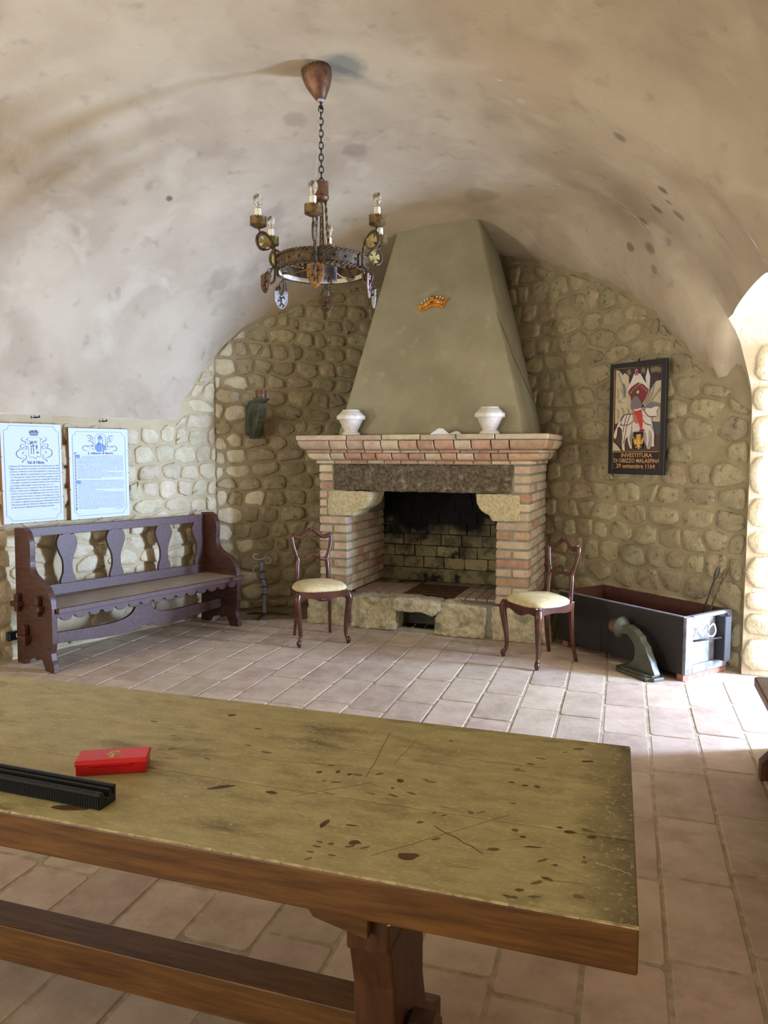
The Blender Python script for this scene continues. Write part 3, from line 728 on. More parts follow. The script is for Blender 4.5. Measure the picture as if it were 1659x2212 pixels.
for x, y, w, h, a, mt in ((628,638,75,26,-30,'pearl'),(975,587,78,28,18,'pearl'),(790,563,100,40,-8,'ruby'),(518,735,28,28,0,'ruby'),(1098,645,28,26,0,'ruby'),(785,400,60,34,0,'ruby')):
    b = MB(); b.box(-w/12.76*.002, w/12.76*.002, -.005, .002, -h/12.76*.002, h/12.76*.002, c=.0015); b.build('jewel', M_[mt], cr, T(q(x,y)[0], 0, q(x,y)[1]) @ Matrix.Rotation(math.radians(a), 4, 'Y'))
b = MB(); b.tube([(q(x,y)[0], -.001, q(x,y)[1]) for x, y in ((500,790),(600,690),(720,620),(850,595),(980,612),(1110,690))], .0022, 5); b.build('painted_line', M_['ruby'], cr)

# urns and papers on the mantel
def urn(u, v, s, label):
    t = thing('marble_urn', label, 'urn', FM @ T(u, v, ZM), 'urns on the mantel')
    w = s
    b = MB(); b.lathe([(.0,0),(.072*w,0),(.078*w,.004),(.078*w,.016),(.072*w,.02),(.062*w,.026),(.054*w,.036),(.058*w,.044)], 28, cap=False); b.build('foot', M_['urn'], t)
    b = MB(); b.lathe([(.058*w,.042),(.062*w,.046),(.100*w,.125),(.106*w,.130)], 28, cap=False); b.build('bowl', M_['urn'], t)
    b = MB(); b.lathe([(.104*w,.128),(.118*w,.130),(.120*w,.134),(.120*w,.160),(.117*w,.164),(.108*w,.165)], 28, cap=False); b.build('rim_band', M_['urn'], t)
    b = MB(); b.lathe([(.110*w,.163),(.104*w,.172),(.080*w,.196),(.072*w,.200),(.074*w,.208),(.070*w,.211),(.060*w,.209),(.055*w,.19),(.0,.188)], 28, cap=False); b.build('shoulder', M_['urn'], t)
    return t
urn(.444, .0, 1.0, 'white marble urn on the left end of the mantel')
urn(1.625, -.01, .98, 'white marble urn on the right part of the mantel, beside the folded papers')
def card(u, v, rot, w, h, label):
    t = thing('folded_paper', label, 'paper', FM @ T(u, v, ZM) @ Matrix.Rotation(rot, 4, 'Z'))
    for sgn in (-1, 1):
        b = MB(); b.add([(-w, sgn*.035, .0005), (w, sgn*.035, .0005), (w*.25, 0, h), (-w*.2, 0, h)], [(0,1,2,3)]); b.add([(-w, sgn*.035, .0018), (w, sgn*.035, .0018), (w*.25, 0, h+.0013), (-w*.2, 0, h+.0013)], [(3,2,1,0)])
        b.build('leaf', M_['paper'], t, fix=False)
card(1.24, -.06, .2, .075, .046, 'taller folded white paper standing on the mantel')
card(1.37, -.05, -.1, .055, .022, 'low folded white paper lying next to the urn on the mantel')

# ---------------------------------------------------------------- bench along the left wall (local: x along the wall, y out of the wall, z up)
rng = random.Random(33)
def panel_M(o, ex): return frame(o, ex)
BO = Vector((-2.286, 4.878, 0))-nl*.470                               # wall-side origin at the near end
BM_ = Matrix(((al.x, nl.x, 0, BO.x), (al.y, nl.y, 0, BO.y), (0, 0, 1, 0), (0,0,0,1)))
# al x nl points down, so build it in a right-handed frame: x = nl (out of the wall), y = al (along), z up
BM_ = Matrix(((nl.x, al.x, 0, BO.x), (nl.y, al.y, 0, BO.y), (0, 0, 1, 0), (0,0,0,1)))
bench = thing('bench', 'long dark walnut bench with a pierced baluster back standing along the left wall', 'bench', BM_)
prof = smooth([(.235,.972),(.285,.945),(.320,.880),(.322,.800),(.318,.720),(.345,.665),(.400,.632),(.470,.606),(.530,.565),(.566,.505),(.575,.440)], 4)
prof = [(.125,.965)]+prof+[(.575,.40),(.568,.20),(.545,.13),(.560,.085),(.575,.06),(.578,0),(.470,0),(.452,.035),(.425,.075),(.36,.055),(.31,.075),(.27,.05),(.235,.06),(.205,.02),(.19,0),(.095,0),(.105,.3)]
for y0 in (0, 1.655):
    b = MB(); b.prism([(x-.04, z) for x, z in prof], y0, y0+.042); b.build('end_panel', M_['bench'], bench, bevel=.004)
def board(name, pts, x0, x1, mt='bench'):      # outline in (y, z), thickness from x0 to x1
    b = MB(); R = Matrix(((0,1,0,0),(1,0,0,0),(0,0,1,0),(0,0,0,1))); b.prism(pts, x0, x1, R); return b.build(name, M_[mt], bench, bevel=.003)
board('top_rail', [(.03,.895),(1.67,.882),(1.67,.948),(.03,.958)], .100, .130)
board('lower_rail', [(.03,.455),(1.67,.44),(1.67,.515),(.03,.535)], .110, .140)
sp = [(-.034,.012),(-.036,.006),(-.056,.010),(-.078,-.035),(-.080,-.075),(-.062,-.130),(-.042,-.180),(-.036,-.230),(-.040,-.280),(-.058,-.318),(-.060,-.365)]
sp = [sp[0], (-.036,.004)]+smooth(sp[2:9], 4)+[(-.060,-.330),(-.060,-.40)]
for yc in (.365, .772, 1.222, 1.60):
    pts = [(yc+x, .885+z) for x, z in sp]+[(yc-x, .885+z) for x, z in reversed(sp)]
    board('splat', pts, .107, .131)
b = MB(); b.box(.10, .545, .035, 1.665, .415, .440); b.build('seat', M_['seat'], bench, bevel=.003)
b = MB(); b.box(.538, .565, .035, 1.715, .405, .441); b.build('seat_edge', M_['bench'], bench, bevel=.003)
pts = [(.04,.415),(1.68,.415),(1.68,.37)]; k = 15
for i in range(k):
    c = 1.66-(i+.5)*(1.60/k); w = 1.60/k/2
    pts += [(c+w, .372)]+[(c+w*.82*math.cos(t), .372-.026*math.sin(t)) for t in [PI*j/6 for j in range(0, 7)]]+[(c-w, .372)]
pts += [(.04,.37)]
board('apron', pts, .505, .525)
up = smooth([(.04,.235),(.45,.218),(.64,.225),(.74,.262),(.785,.33)], 5)+[(.785,.41),(.91,.41)]+smooth([(.91,.33),(.94,.262),(1.03,.228),(1.2,.222),(1.67,.235)], 5)
lo = smooth([(1.67,.16),(1.45,.146),(1.20,.122),(1.02,.118),(.88,.146),(.848,.150)], 5)+smooth([(.835,.148),(.70,.118),(.50,.122),(.25,.146),(.04,.158)], 5)
board('stretcher', up+lo, .335, .362)
for (x, z, h) in ((.40,.435,.10), (.13,.435,.085), (.215,.205,.11)):
    for y0, sg in ((0, -1), (1.697, 1)):
        b = MB(); ya, yb = sorted((y0-sg*.01, y0+sg*.05)); b.box(x-.05, x+.05, ya, yb, z-.018, z+.018, c=.004); b.build('tenon', M_['bench'], bench)
        b = MB(); ya, yb = sorted((y0+sg*.008, y0+sg*.034))
        pts = [(x-.024, z-.055), (x+.018, z-.055), (x+.028, z+h*.62)]+[(x+.002+.026*math.cos(t), z+h*.62+.024*math.sin(t)) for t in (PI*.25, PI*.5, PI*.75)]+[(x-.026, z+h*.62)]
        b.prism(pts, ya, yb); b.build('wedge', M_['bench'], bench, bevel=.002)

# ---------------------------------------------------------------- chairs (local: front towards -y)
def make_chair(name, label, M):
    t = thing(name, label, 'chair', M, 'upholstered chairs by the hearth')
    w = M_['chair']
    for sx in (-1, 1):
        P = smooth([(sx*.192,-.178,.415),(sx*.206,-.192,.365),(sx*.200,-.188,.30),(sx*.186,-.176,.19),(sx*.180,-.172,.10),(sx*.186,-.178,.055),(sx*.198,-.192,.032),(sx*.192,-.186,.0)], 4)
        R = smooth([(.026,0,0),(.027,0,0),(.024,0,0),(.019,0,0),(.0145,0,0),(.0145,0,0),(.020,0,0),(.009,0,0)], 4)
        b = MB(); b.tube(P, [r[0] for r in R], 10); b.build('front_leg', w, t)
        P = smooth([(sx*.142,.150,.44),(sx*.140,.152,.34),(sx*.142,.165,.16),(sx*.150,.195,.0)], 5)
        b = MB(); n = len(P); b.tube(P, [.021-.006*i/(n-1) for i in range(n)], 4, flat=1.0, up=(0,1,0)); b.build('back_leg', w, t, bevel=.003)
        st = [(.128,.152,.43),(.127,.156,.52),(.124,.162,.585),(.120,.166,.628),(.131,.170,.66),(.150,.178,.725),(.161,.186,.785),(.160,.189,.812),(.150,.191,.826)]
        P = smooth([(sx*x, y, z) for x, y, z in st], 4); n = len(P)
        b = MB(); b.tube(P, [.0185 if i < n*.45 else .0165 for i in range(n)], 8, flat=.85); b.sphere((sx*.124,.140,.462), .013, 8, 6); b.build('back_stile', w, t)
    cr = [(-.156,.190,.822),(-.130,.190,.812),(-.105,.190,.806),(-.078,.191,.814),(-.05,.193,.838),(-.024,.194,.858),(0,.195,.866)]
    P = smooth(cr+[(-x, y, z) for x, y, z in cr[-2::-1]], 4); b = MB(); b.tube(P, .0185, 8, flat=.85); b.build('crest_rail', w, t)
    b = MB()
    for a in (-1.0, -.5, 0, .5, 1.0): b.sphere((.013*math.sin(a)*1.2, .178, .864+.012*math.cos(a)), .0072, 8, 6, sc=(.8,1,1.2))
    b.build('carved_shell', w, t)
    mr = [(-.124,.168,.632),(-.10,.166,.624),(-.072,.164,.628),(-.045,.164,.648),(-.02,.165,.664),(0,.165,.668)]
    P = smooth(mr+[(-x, y, z) for x, y, z in mr[-2::-1]], 4); n = len(P); b = MB(); b.tube(P, [.0135+.004*math.sin(PI*i/(n-1)) for i in range(n)], 8, flat=.8)
    for sx in (-1, 1): b.sphere((sx*.058,.152,.646), .009, 8, 6); b.sphere((sx*.050,.152,.656), .006, 8, 6)
    b.build('mid_rail', w, t)
    # seat rails: front one serpentine with a carved shell
    pts = [(-.19,.428),(.19,.428),(.19,.385)]+smooth([(.17,.372),(.12,.378),(.07,.366),(.035,.352),(0,.350),(-.035,.352),(-.07,.366),(-.12,.378),(-.17,.372)], 3)+[(-.19,.385)]
    b = MB(); b.prism(pts, -.205, -.182); b.build('front_rail', w, t, bevel=.003)
    b = MB()
    for a in (-1.1, -.55, 0, .55, 1.1): b.sphere((.020*math.sin(a), -.207, .372-.012*math.cos(a)), .009, 8, 6, sc=(.7,.6,1.3))
    b.sphere((-.036,-.206,.366), .008, 8, 6); b.sphere((.036,-.206,.366), .008, 8, 6); b.build('carved_shell', w, t)
    for sx in (-1, 1):
        R_ = frame((sx*.186,-.18,0), (-sx*.044,.335,0)); b = MB(); L_ = .336
        pts = [(0,.428),(L_,.428),(L_,.375)]+smooth([(L_*.8,.366),(L_*.5,.376),(L_*.2,.374),(0,.36)], 3); b.prism(pts, -.011, .011, R_); b.build('side_rail', w, t, bevel=.003)
    b = MB(); b.box(-.14,.14,.140,.162,.375,.428); b.build('back_rail', w, t, bevel=.003)
    # cushion
    b = MB(); N_ = 32; vs = []
    def outl(a):
        c, s_ = math.cos(a), math.sin(a); r = (abs(c)**4+abs(s_)**4)**-.25; x, y = c*r, s_*r
        return x*(.208 if y < 0 else .208-.056*y)*(1-.028*(y+1)*0)*(1 if y < 0 else 1), -.018+y*.186-.018*(1-x*x)*(y < 0)*abs(y)
    prof_ = [(1.0,.424),(1.01,.434),(.995,.449),(.93,.461),(.78,.472),(.55,.481),(.3,.486),(.1,.487)]
    for k, z in prof_:
        for j in range(N_): x, y = outl(2*PI*j/N_); vs.append((x*k, (y+.018)*k-.018, z))
    vs.append((0,-.018,.488)); c = len(vs)-1; m_ = len(prof_)
    b.add(vs, [(i*N_+j, i*N_+(j+1) % N_, (i+1)*N_+(j+1) % N_, (i+1)*N_+j) for i in range(m_-1) for j in range(N_)]+[((m_-1)*N_+j, (m_-1)*N_+(j+1) % N_, c) for j in range(N_)], sm=True)
    b.add(vs[:N_], [tuple(range(N_-1,-1,-1))]); b.build('seat_cushion', M_['velvet'], t)
    b = MB()
    for j in range(110):
        x, y = outl(2*PI*j/110)
        b.sphere((x*1.004, (y+.018)*1.004-.018, .427), .0034, 5, 3)
    o = b.build('nail_trim', M_['nail'], t, fix=False)
    return t
ch1 = make_chair('chair', 'carved mahogany chair with yellow seat standing left of the fireplace opening', T(-.5275, 5.743, .0) @ Matrix.Rotation(math.radians(19.1), 4, 'Z'))
ch2 = copy_tree(ch1); ch2.matrix_world = T(1.133, 5.1755, .0) @ Matrix.Rotation(math.radians(-63.6), 4, 'Z')
ch2['label'] = 'carved mahogany chair turned sideways in front of the black wooden box'
b = MB(); b.sphere((0,0,0), .012, 8, 5, sc=(1.3,.8,.25)); o = b.build('burn_mark', M_['black'], ch1, T(-.135,-.02,.466))

# ---------------------------------------------------------------- long table in the foreground
TM = Matrix(((.953,.302,0,.385), (-.302,.953,0,1.052), (0,0,1,0), (0,0,0,1)))
tb = thing('table', 'long heavy trestle table with a scuffed olive brown top in the foreground', 'table', TM)
LEN = 2.75
for y0, y1 in ((0, .26), (.261, .482), (.483, .722)):
    b = MB(); b.box(-LEN, 0, y0+.0008, y1-.0008, .732, .78); b.build('top_plank', M_['table'], tb, bevel=.0025)
b = MB(); b.box(-LEN, .001, -.001, .012, .703, .777); b.box(-LEN, .001, .71, .723, .703, .777); b.box(-.012, .0015, .0, .722, .703, .777); b.box(-LEN, -LEN+.012, 0, .722, .703, .777)
b.build('edge_band', M_['tableside'], tb, bevel=.003)
b = MB(); b.box(-LEN+.01, -.01, .01, .71, .704, .733); b.build('underside', M_['tabledark'], tb)
for xc in (-.50, -LEN+.50):
    lg = [(.205,.50),(.490,.50),(.470,.40),(.468,.28),(.50,.18),(.60,.10),(.66,.07),(.66,0),(.06,0),(.06,.07),(.12,.10),(.21,.18),(.235,.28),(.232,.40)]
    b = MB(); R = Matrix(((0,1,0,0),(1,0,0,0),(0,0,1,0),(0,0,0,1))); b.prism([(y, z) for y, z in lg], xc-.045, xc+.045, R); b.prism([(.19,.50),(.51,.50),(.51,.705),(.19,.705)], xc-.045, xc+.045, R)
    b.build('leg', M_['tabledark'], tb, bevel=.006)
    b = MB(); pts = [(xc-.16,.704),(xc-.155,.66),(xc-.14,.63),(xc-.13,.60),(xc-.105,.57),(xc+.01,.545),(xc+.01,.704)]; b.prism(pts, .165, .188); b.build('bracket', M_['tableside'], tb, bevel=.003)
    b = MB(); sg = 1 if xc > -1 else -1; a0, a1 = sorted((xc+sg*.045, xc+sg*.12)); b.box(a0, a1, .285, .355, .20, .285, c=.012); b.build('tenon', M_['tabledark'], tb)
b = MB(); b.box(-LEN+.54, -.54, .275, .362, .20, .296); b.build('stretcher', M_['tableside'], tb, bevel=.004)
TZ = .7803
def grime(m):                        # the board's end and far edge are darker with handling, with pale scuffs all over
    nt = m.node_tree; N = nt.nodes; L = nt.links; B = N['Principled BSDF']; col = B.inputs['Base Color'].links[0].from_socket
    tc = N.new('ShaderNodeTexCoord'); sp = N.new('ShaderNodeSeparateXYZ'); L.new(tc.outputs['Object'], sp.inputs[0])
    n = N.new('ShaderNodeTexNoise'); n.inputs['Scale'].default_value = 9; n.inputs['Detail'].default_value = 7; L.new(tc.outputs['Object'], n.inputs['Vector'])
    a = N.new('ShaderNodeMath'); a.operation = 'MULTIPLY_ADD'; a.inputs[1].default_value = .16; L.new(n.outputs['Fac'], a.inputs[0]); L.new(sp.outputs['X'], a.inputs[2])
    r = N.new('ShaderNodeMapRange'); r.inputs[1].default_value = -.03; r.inputs[2].default_value = .07; r.inputs[4].default_value = .75; L.new(a.outputs[0], r.inputs[0])
    x = N.new('ShaderNodeMix'); x.data_type = 'RGBA'; L.new(r.outputs[0], x.inputs[0]); L.new(col, x.inputs[6]); x.inputs[7].default_value = lin(74,64,38)
    f = N.new('ShaderNodeTexNoise'); f.inputs['Scale'].default_value = 95; f.inputs['Detail'].default_value = 4; L.new(tc.outputs['Object'], f.inputs['Vector'])
    r2 = N.new('ShaderNodeMapRange'); r2.inputs[1].default_value = .56; r2.inputs[2].default_value = .70; r2.inputs[4].default_value = .55; L.new(f.outputs['Fac'], r2.inputs[0])
    y = N.new('ShaderNodeMix'); y.data_type = 'RGBA'; L.new(r2.outputs[0], y.inputs[0]); L.new(x.outputs[2], y.inputs[6]); y.inputs[7].default_value = lin(200,186,138); L.new(y.outputs[2], B.inputs['Base Color'])
grime(M_['table'])
M_['faint'] = mat('faint_stain', lin(112,94,54), lin(98,80,44), .55, 30)
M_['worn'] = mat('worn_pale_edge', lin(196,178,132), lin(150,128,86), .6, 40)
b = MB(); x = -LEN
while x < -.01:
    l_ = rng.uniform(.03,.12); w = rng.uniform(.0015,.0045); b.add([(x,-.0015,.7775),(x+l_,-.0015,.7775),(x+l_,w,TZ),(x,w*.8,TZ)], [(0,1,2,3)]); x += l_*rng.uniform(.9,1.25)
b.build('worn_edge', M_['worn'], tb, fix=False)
def blot(pts, mt='stain', name='stain'):
    b = MB(); b.poly(pts); b.v = [(x, z, 0) for x, y, z in b.v]; o = b.build(name, M_[mt], tb, T(0,0,TZ), fix=False); return o
def blob(x, y, rx, ry, rot=0, mt='stain', name='stain'):
    k = 11; pts = []
    for i in range(k):
        t = 2*PI*i/k; r = rng.uniform(.7, 1.15); a, c = rx*r*math.cos(t), ry*r*math.sin(t); pts.append((x+a*math.cos(rot)-c*math.sin(rot), y+a*math.sin(rot)+c*math.cos(rot)))
    blot(pts, mt, name)
def tz(px, py):                      # a mark on the table top, from a measured direction
    f = Vector((0, math.cos(PITCH), -math.sin(PITCH))); u = Vector((0, math.sin(PITCH), math.cos(PITCH)))
    r = f+Vector((1,0,0))*((px-829.5)/1580)+u*((1106-py)/1580); P = Vector((0,0,1.5))+r*((.78-1.5)/r.z); return TM.inverted() @ P
for px, py, a, c, rot in ((1230,1798,.010,.007,.2),(1278,1808,.009,.006,.5),(765,1820,.013,.008,.1),(700,1780,.006,.018,-.2),(865,1687,.010,.012,.3),(820,1672,.012,.004,.6),(1270,1645,.018,.006,.3),(1150,1830,.016,.003,.2),
                         (500,1545,.014,.009,.3),(690,1668,.007,.007,0),(730,1667,.006,.009,0),(755,1673,.006,.005,0),(1105,1690,.007,.004,0),(1135,1697,.008,.004,.2),(1160,1700,.008,.006,0),(585,1712,.014,.007,0),(760,1783,.014,.003,.1),
                         (1210,1788,.007,.004,0),(880,1850,.02,.014,.4),(480,1700,.030,.008,.6),(1262,1852,.003,.004,0),(1250,1618,.014,.005,.4),(150,1745,.04,.010,.2),(1130,1808,.006,.004,0)):
    P = tz(px, py); blob(P.x, P.y, a, c, rot)
for px, py in ((1290,1865),(1310,1600),(1312,1712),(1325,1680),(1330,1640),(825,1883),(840,2000),(1318,1755),(1345,1835),(1185,1630),(640,1700),(1000,1720)):
    P = tz(px, py); blob(P.x, P.y, rng.uniform(.002,.0035), rng.uniform(.0015,.0025), rng.uniform(0,3), 'fleck', 'paint_chip')
for (a, c, w, mt) in (((845,1580),(790,1680),.0012,'stain'),((940,1785),(1045,1845),.0022,'stain'),((1295,1865),(1365,1890),.002,'fleck'),((1010,1640),(1180,1660),.0012,'stain'),((800,1850),(1100,1760),.001,'stain'),((560,1640),(760,1655),.001,'stain'),((900,1600),(850,1650),.001,'stain'),((640,1720),(800,1690),.001,'stain')):
    P, Q = tz(*a), tz(*c); k = 8; b = MB(); b.ribbon([(P.x+(Q.x-P.x)*i/k+rng.uniform(-.002,.002), P.y+(Q.y-P.y)*i/k+rng.uniform(-.002,.002)) for i in range(k+1)], w)
    b.v = [(x, z, 0) for x, y, z in b.v]; b.build('scratch', M_[mt], tb, T(0,0,TZ), fix=False)

for k in range(60):                  # fainter prints, in loose clusters
    c = rng.choice(((900,1700),(760,1700),(1150,1690),(1200,1850),(750,1800),(1000,1780),(480,1620),(300,1600),(1100,1640),(600,1850),(1180,1930)))
    px, py = rng.gauss(c[0], 75), rng.gauss(c[1], 28); P = tz(px, py)
    if -2.2 < P.x < -.02 and .02 < P.y < .70: blob(P.x, P.y, rng.uniform(.004,.015), rng.uniform(.002,.006), rng.uniform(-.3,.9), 'faint')
for k in range(40):
    px, py = rng.uniform(250, 1340), rng.uniform(1620, 1960); P = tz(px, py); a = rng.uniform(-.5,.9); l_ = rng.uniform(.012,.06)
    if -2.2 < P.x < -.06 and .03 < P.y < .68: b = MB(); b.ribbon([(P.x, P.y), (P.x+l_*.5*math.cos(a), P.y+l_*.5*math.sin(a)+.001), (P.x+l_*math.cos(a), P.y+l_*math.sin(a))], .0008); b.v = [(x, z, 0) for x, y, z in b.v]; b.build('scratch', M_[rng.choice(('faint','faint','fleck'))], tb, T(0,0,TZ), fix=False)

# red tin and black ribbed strip on the table
rt = thing('red_tin_box', 'small red tin box with a pale emblem lying on the table', 'tin', TM @ T(-1.176,.170,.78) @ Matrix.Rotation(math.radians(26.5), 4, 'Z'))
b = MB(); b.box(0, .150, 0, .066, .0005, .022); b.build('tin_body', M_['red'], rt, bevel=.002)
b = MB(); pts = [(-.002,.0225),(-.002,.0265),(.004,.034),(.060,.0355),(.068,.030),(.068,.0225)]
R = Matrix(((0,1,0,0),(1,0,0,0),(0,0,1,0),(0,0,0,1))); b.prism(pts, -.002, .152, R); b.build('tin_lid', M_['red'], rt, bevel=.0015)
b = MB(); b.box(.03, .118, -.0035, 0, .0175, .0195); b.build('lid_lip', M_['red'], rt); b = MB(); b.box(.03, .118, -.005, -.001, .0225, .0245); b.build('lid_lip', M_['red'], rt)
lid = Matrix.Translation((.075, .032, .0351)) @ Matrix.Rotation(math.atan2(.0015,.056), 4, 'X')
b = MB()
for k in range(9):                                                # emblem: a small pale crest
    x, y = rng.uniform(-.012,.012), rng.uniform(-.014,.014); b.add([(x-.005,y-.002,0),(x+.004,y-.003,0),(x+.006,y+.002,0),(x-.003,y+.003,0)], [(0,1,2,3)])
b.add([(-.003,-.02,0),(.003,-.02,0),(.003,.016,0),(-.003,.016,0)], [(0,1,2,3)]); b.add([(-.013,.006,0),(.013,.006,0),(.012,.010,0),(-.012,.010,0)], [(0,1,2,3)])
b.build('emblem', M_['fleck'], rt, lid, fix=False)
bs = thing('ribbed_strip', 'black ribbed plastic channel strip lying on the table beside the red tin', 'strip', TM @ T(-1.021,.057,.78) @ Matrix.Rotation(math.radians(-1.5), 4, 'Z'))
pts = [(0,0),(.048,0),(.050,.034),(.043,.036),(.042,.016),(.037,.016),(.037,.030),(.030,.033),(.028,.014),(.016,.014),(.014,.030),(.002,.032)]
b = MB(); b.prism([(y, z+.0005) for y, z in pts], -.72, 0, R); b.build('channel', M_['strip'], bs, bevel=.001, seg=1)
b = MB()
for k in range(160): x = -.004-k*.0044; b.box(x-.0012, x+.0012, -.0016, .004, .002, .027); b.box(x-.0012, x+.0012, .003, .012, .030, .0335)
o = b.build('ribs', M_['strip'], bs, fix=False); o['kind'] = 'stuff'

# ---------------------------------------------------------------- black chest-like box on the floor, right
XB = Vector((-.536,.844,0)); YB = Vector((.844,.536,0))           # x along the long side away from us, y towards the wall
Mb = Matrix(((XB.x, -YB.x, 0, 1.945), (XB.y, -YB.y, 0, 4.665), (0,0,1,0), (0,0,0,1)))
# right-handed: x = towards the wall (YB), y = along the long side (XB)
Mb = Matrix(((YB.x, XB.x, 0, 1.945), (YB.y, XB.y, 0, 4.665), (0,0,1,0), (0,0,0,1)))
bx = thing('wooden_box', 'open black wooden box with a worn grey end, on the floor under the framed print', 'box', Mb)
WB, LB, Z0b, Z1b = .50, 1.10, .045, .425
b = MB(); b.box(0, .022, 0, LB, Z0b, Z1b); b.build('front_side', M_['boxwood'], bx, bevel=.003)
b = MB(); b.box(WB-.022, WB, 0, LB, Z0b, Z1b); b.build('back_side', M_['boxin'], bx, bevel=.003)
b = MB(); b.box(.022, WB-.022, LB-.022, LB, Z0b, Z1b); b.build('far_end', M_['boxin'], bx, bevel=.003)
b = MB(); b.box(.022, WB-.022, .006, .026, Z0b, Z1b); b.build('near_end', M_['boxend'], bx, bevel=.002)
b = MB(); b.box(.022, WB-.022, .026, LB-.022, Z0b, Z0b+.02); b.build('bottom', M_['boxin'], bx)
b = MB(); b.box(-.001, .023, 0, LB, Z1b, Z1b+.006); b.build('top_edge_strip', M_['boxend'], bx)
for x0, x1, z0, z1, nm in ((.0, .075, Z0b, Z1b, 'end_batten'), (WB-.045, WB, Z0b+.02, Z1b, 'end_batten'), (.075, WB-.045, Z0b, Z0b+.055, 'end_batten'), (.075, WB-.03, Z1b-.02, Z1b+.004, 'end_batten')):
    b = MB(); b.box(x0, x1, -.018, .006, z0, z1, c=.003); b.build(nm, M_['boxend'], bx)
b = MB(); b.box(.335, .405, -.075, -.005, Z0b+.058, Z1b-.022, c=.004); b.build('upright_batten', M_['boxwood'], bx)
b = MB(); b.box(.405, .43, -.05, -.005, Z0b+.06, Z1b-.03, c=.003); b.build('upright_batten', M_['boxend'], bx)
b = MB(); b.tube([(.09,-.012,.262),(.36,-.06,.262)], .006, 8); b.build('iron_bar', M_['darkiron'], bx)
P = smooth([(.085,-.010,.275),(.105,-.018,.325),(.13,-.022,.352),(.17,-.026,.322),(.22,-.032,.285),(.265,-.034,.277),(.295,-.032,.305),(.285,-.026,.352),(.262,-.02,.345),(.235,-.014,.318)], 5)
b = MB(); b.tube(P, .0052, 8); b.build('rope_handle', M_['cable'], bx)
for y0 in (.0, LB-.09):
    b = MB(); b.box(.01, WB-.02, y0, y0+.05, .0, Z0b); b.build('foot_block', M_['boxfoot'], bx, bevel=.003)
# fire tongs standing in the box
tg = thing('fire_tongs', 'long rusty iron tongs with spoon shaped ends sticking up out of the black box', 'tongs', T(2.19, 5.00, 0))
for dx, dy, zt, mt in ((.0, 0, .70, 'darkiron'), (.05, -.012, .69, 'iron')):
    bot = (-.06+dx*.3, .04+dy, .070)
    b = MB(); b.tube([bot, (.02+dx*.8, -.03+dy, .43), (.062+dx, -.075+dy, .63)], .0065, 6); b.build('arm', M_[mt], tg)
    b = MB(); Mx = frame((.070+dx, -.083+dy, .675), (.95,.25,-.18), ez=(.22,-.15,.97)); b.sphere((0,0,0), 1, 12, 8, Mx, (.020,.008,.048)); b.build('spoon_end', M_[mt], tg)

# ---------------------------------------------------------------- wooden candle sconces: one hung on the back wall, its twin lying on the floor
def make_sconce(label, M):
    t = thing('wooden_sconce', label, 'sconce', M, 'wooden candle sconces')               # plate in the (x, z) plane, arm out along -y, up = +z
    pl_ = [(-.030,-.185),(.045,-.185),(.055,-.16),(.085,-.145),(.085,.115),(.07,.125),(.055,.15),(.04,.165),(-.04,.165),(-.05,.15),(-.07,.125),(-.085,.115),(-.085,-.145),(-.055,-.16),(-.045,-.185)]
    b = MB(); b.prism(pl_, -.022, 0); b.build('back_plate', M_['green'], t, bevel=.005)
    b = MB(); b.prism([(x*.8, z*.86) for x, z in pl_], -.036, -.022); b.build('plate_moulding', M_['green'], t, bevel=.004)
    arm = [(-.036,.11),(-.045,.075),(-.07,.045)]+smooth([(-.10,.018),(-.15,.008),(-.205,.022),(-.240,.06)], 4)+[(-.255,.085),(-.255,.125),(-.315,.125),(-.320,.075),(-.300,.02),(-.278,-.01),(-.268,-.035),(-.235,-.05),(-.205,-.085),(-.16,-.105),(-.115,-.135),(-.085,-.145),(-.05,-.165),(-.036,-.17)]
    R = Matrix(((0,1,0,0),(1,0,0,0),(0,0,1,0),(0,0,0,1))); b = MB(); b.prism(arm, -.027, .027, R); b.build('arm', M_['green'], t, bevel=.006)
    b = MB(); b.lathe([(.030,.12),(.036,.126),(.050,.134),(.072,.155),(.076,.165),(.070,.170),(.02,.168)], 24, T(0,-.285,0)); b.build('drip_dish', M_['green'], t)
    N_ = 44; b = MB(); vs = []
    for r_, zb_, tooth in ((.048,.168,0), (.048,.232,1), (.044,.232,1), (.044,.170,0)):
        for j in range(N_): vs.append((r_*math.cos(2*PI*j/N_), r_*math.sin(2*PI*j/N_)-.285, zb_+(.010*(j % 2) if tooth else 0)))
    b.add(vs, [(i*N_+j, i*N_+(j+1) % N_, (i+1)*N_+(j+1) % N_, (i+1)*N_+j) for i in range(3) for j in range(N_)]); b.build('copper_cup', M_['copper'], t)
    return t
swx = bl; pw = Vector((-1.222, 6.855, 1.80))
wn = Vector((bl.y, -bl.x, 0))
ex = (bl*.93-wn*.36).normalized()
s1_ = make_sconce('grey green wooden sconce with copper cup hung on the stone wall', Matrix(((bl.x, -wn.x, 0, pw.x+wn.x*.035), (bl.y, -wn.y, 0, pw.y+wn.y*.035), (0,0,1,1.80), (0,0,0,1))) @ T(0,-.02,0))
s2_ = copy_tree(s1_); s2_['label'] = 'grey green wooden sconce lying on the floor against the black box'
dsv = Vector((.440,-.898,0)).normalized()                        # along the plate, towards the camera
zc = -dsv; sd = Vector((zc.y, -zc.x, 0))
# plate lies on the floor: its own up axis (+z) points along -dsv, its outward axis (-y) points up
mid = Vector((1.715, 4.835, 0))
yv = Vector((0,0,-1)); zv = -dsv; xv = yv.cross(zv)
s2_.matrix_world = Matrix(((xv.x, yv.x, zv.x, mid.x), (xv.y, yv.y, zv.y, mid.y), (xv.z, yv.z, zv.z, .001), (0,0,0,1)))

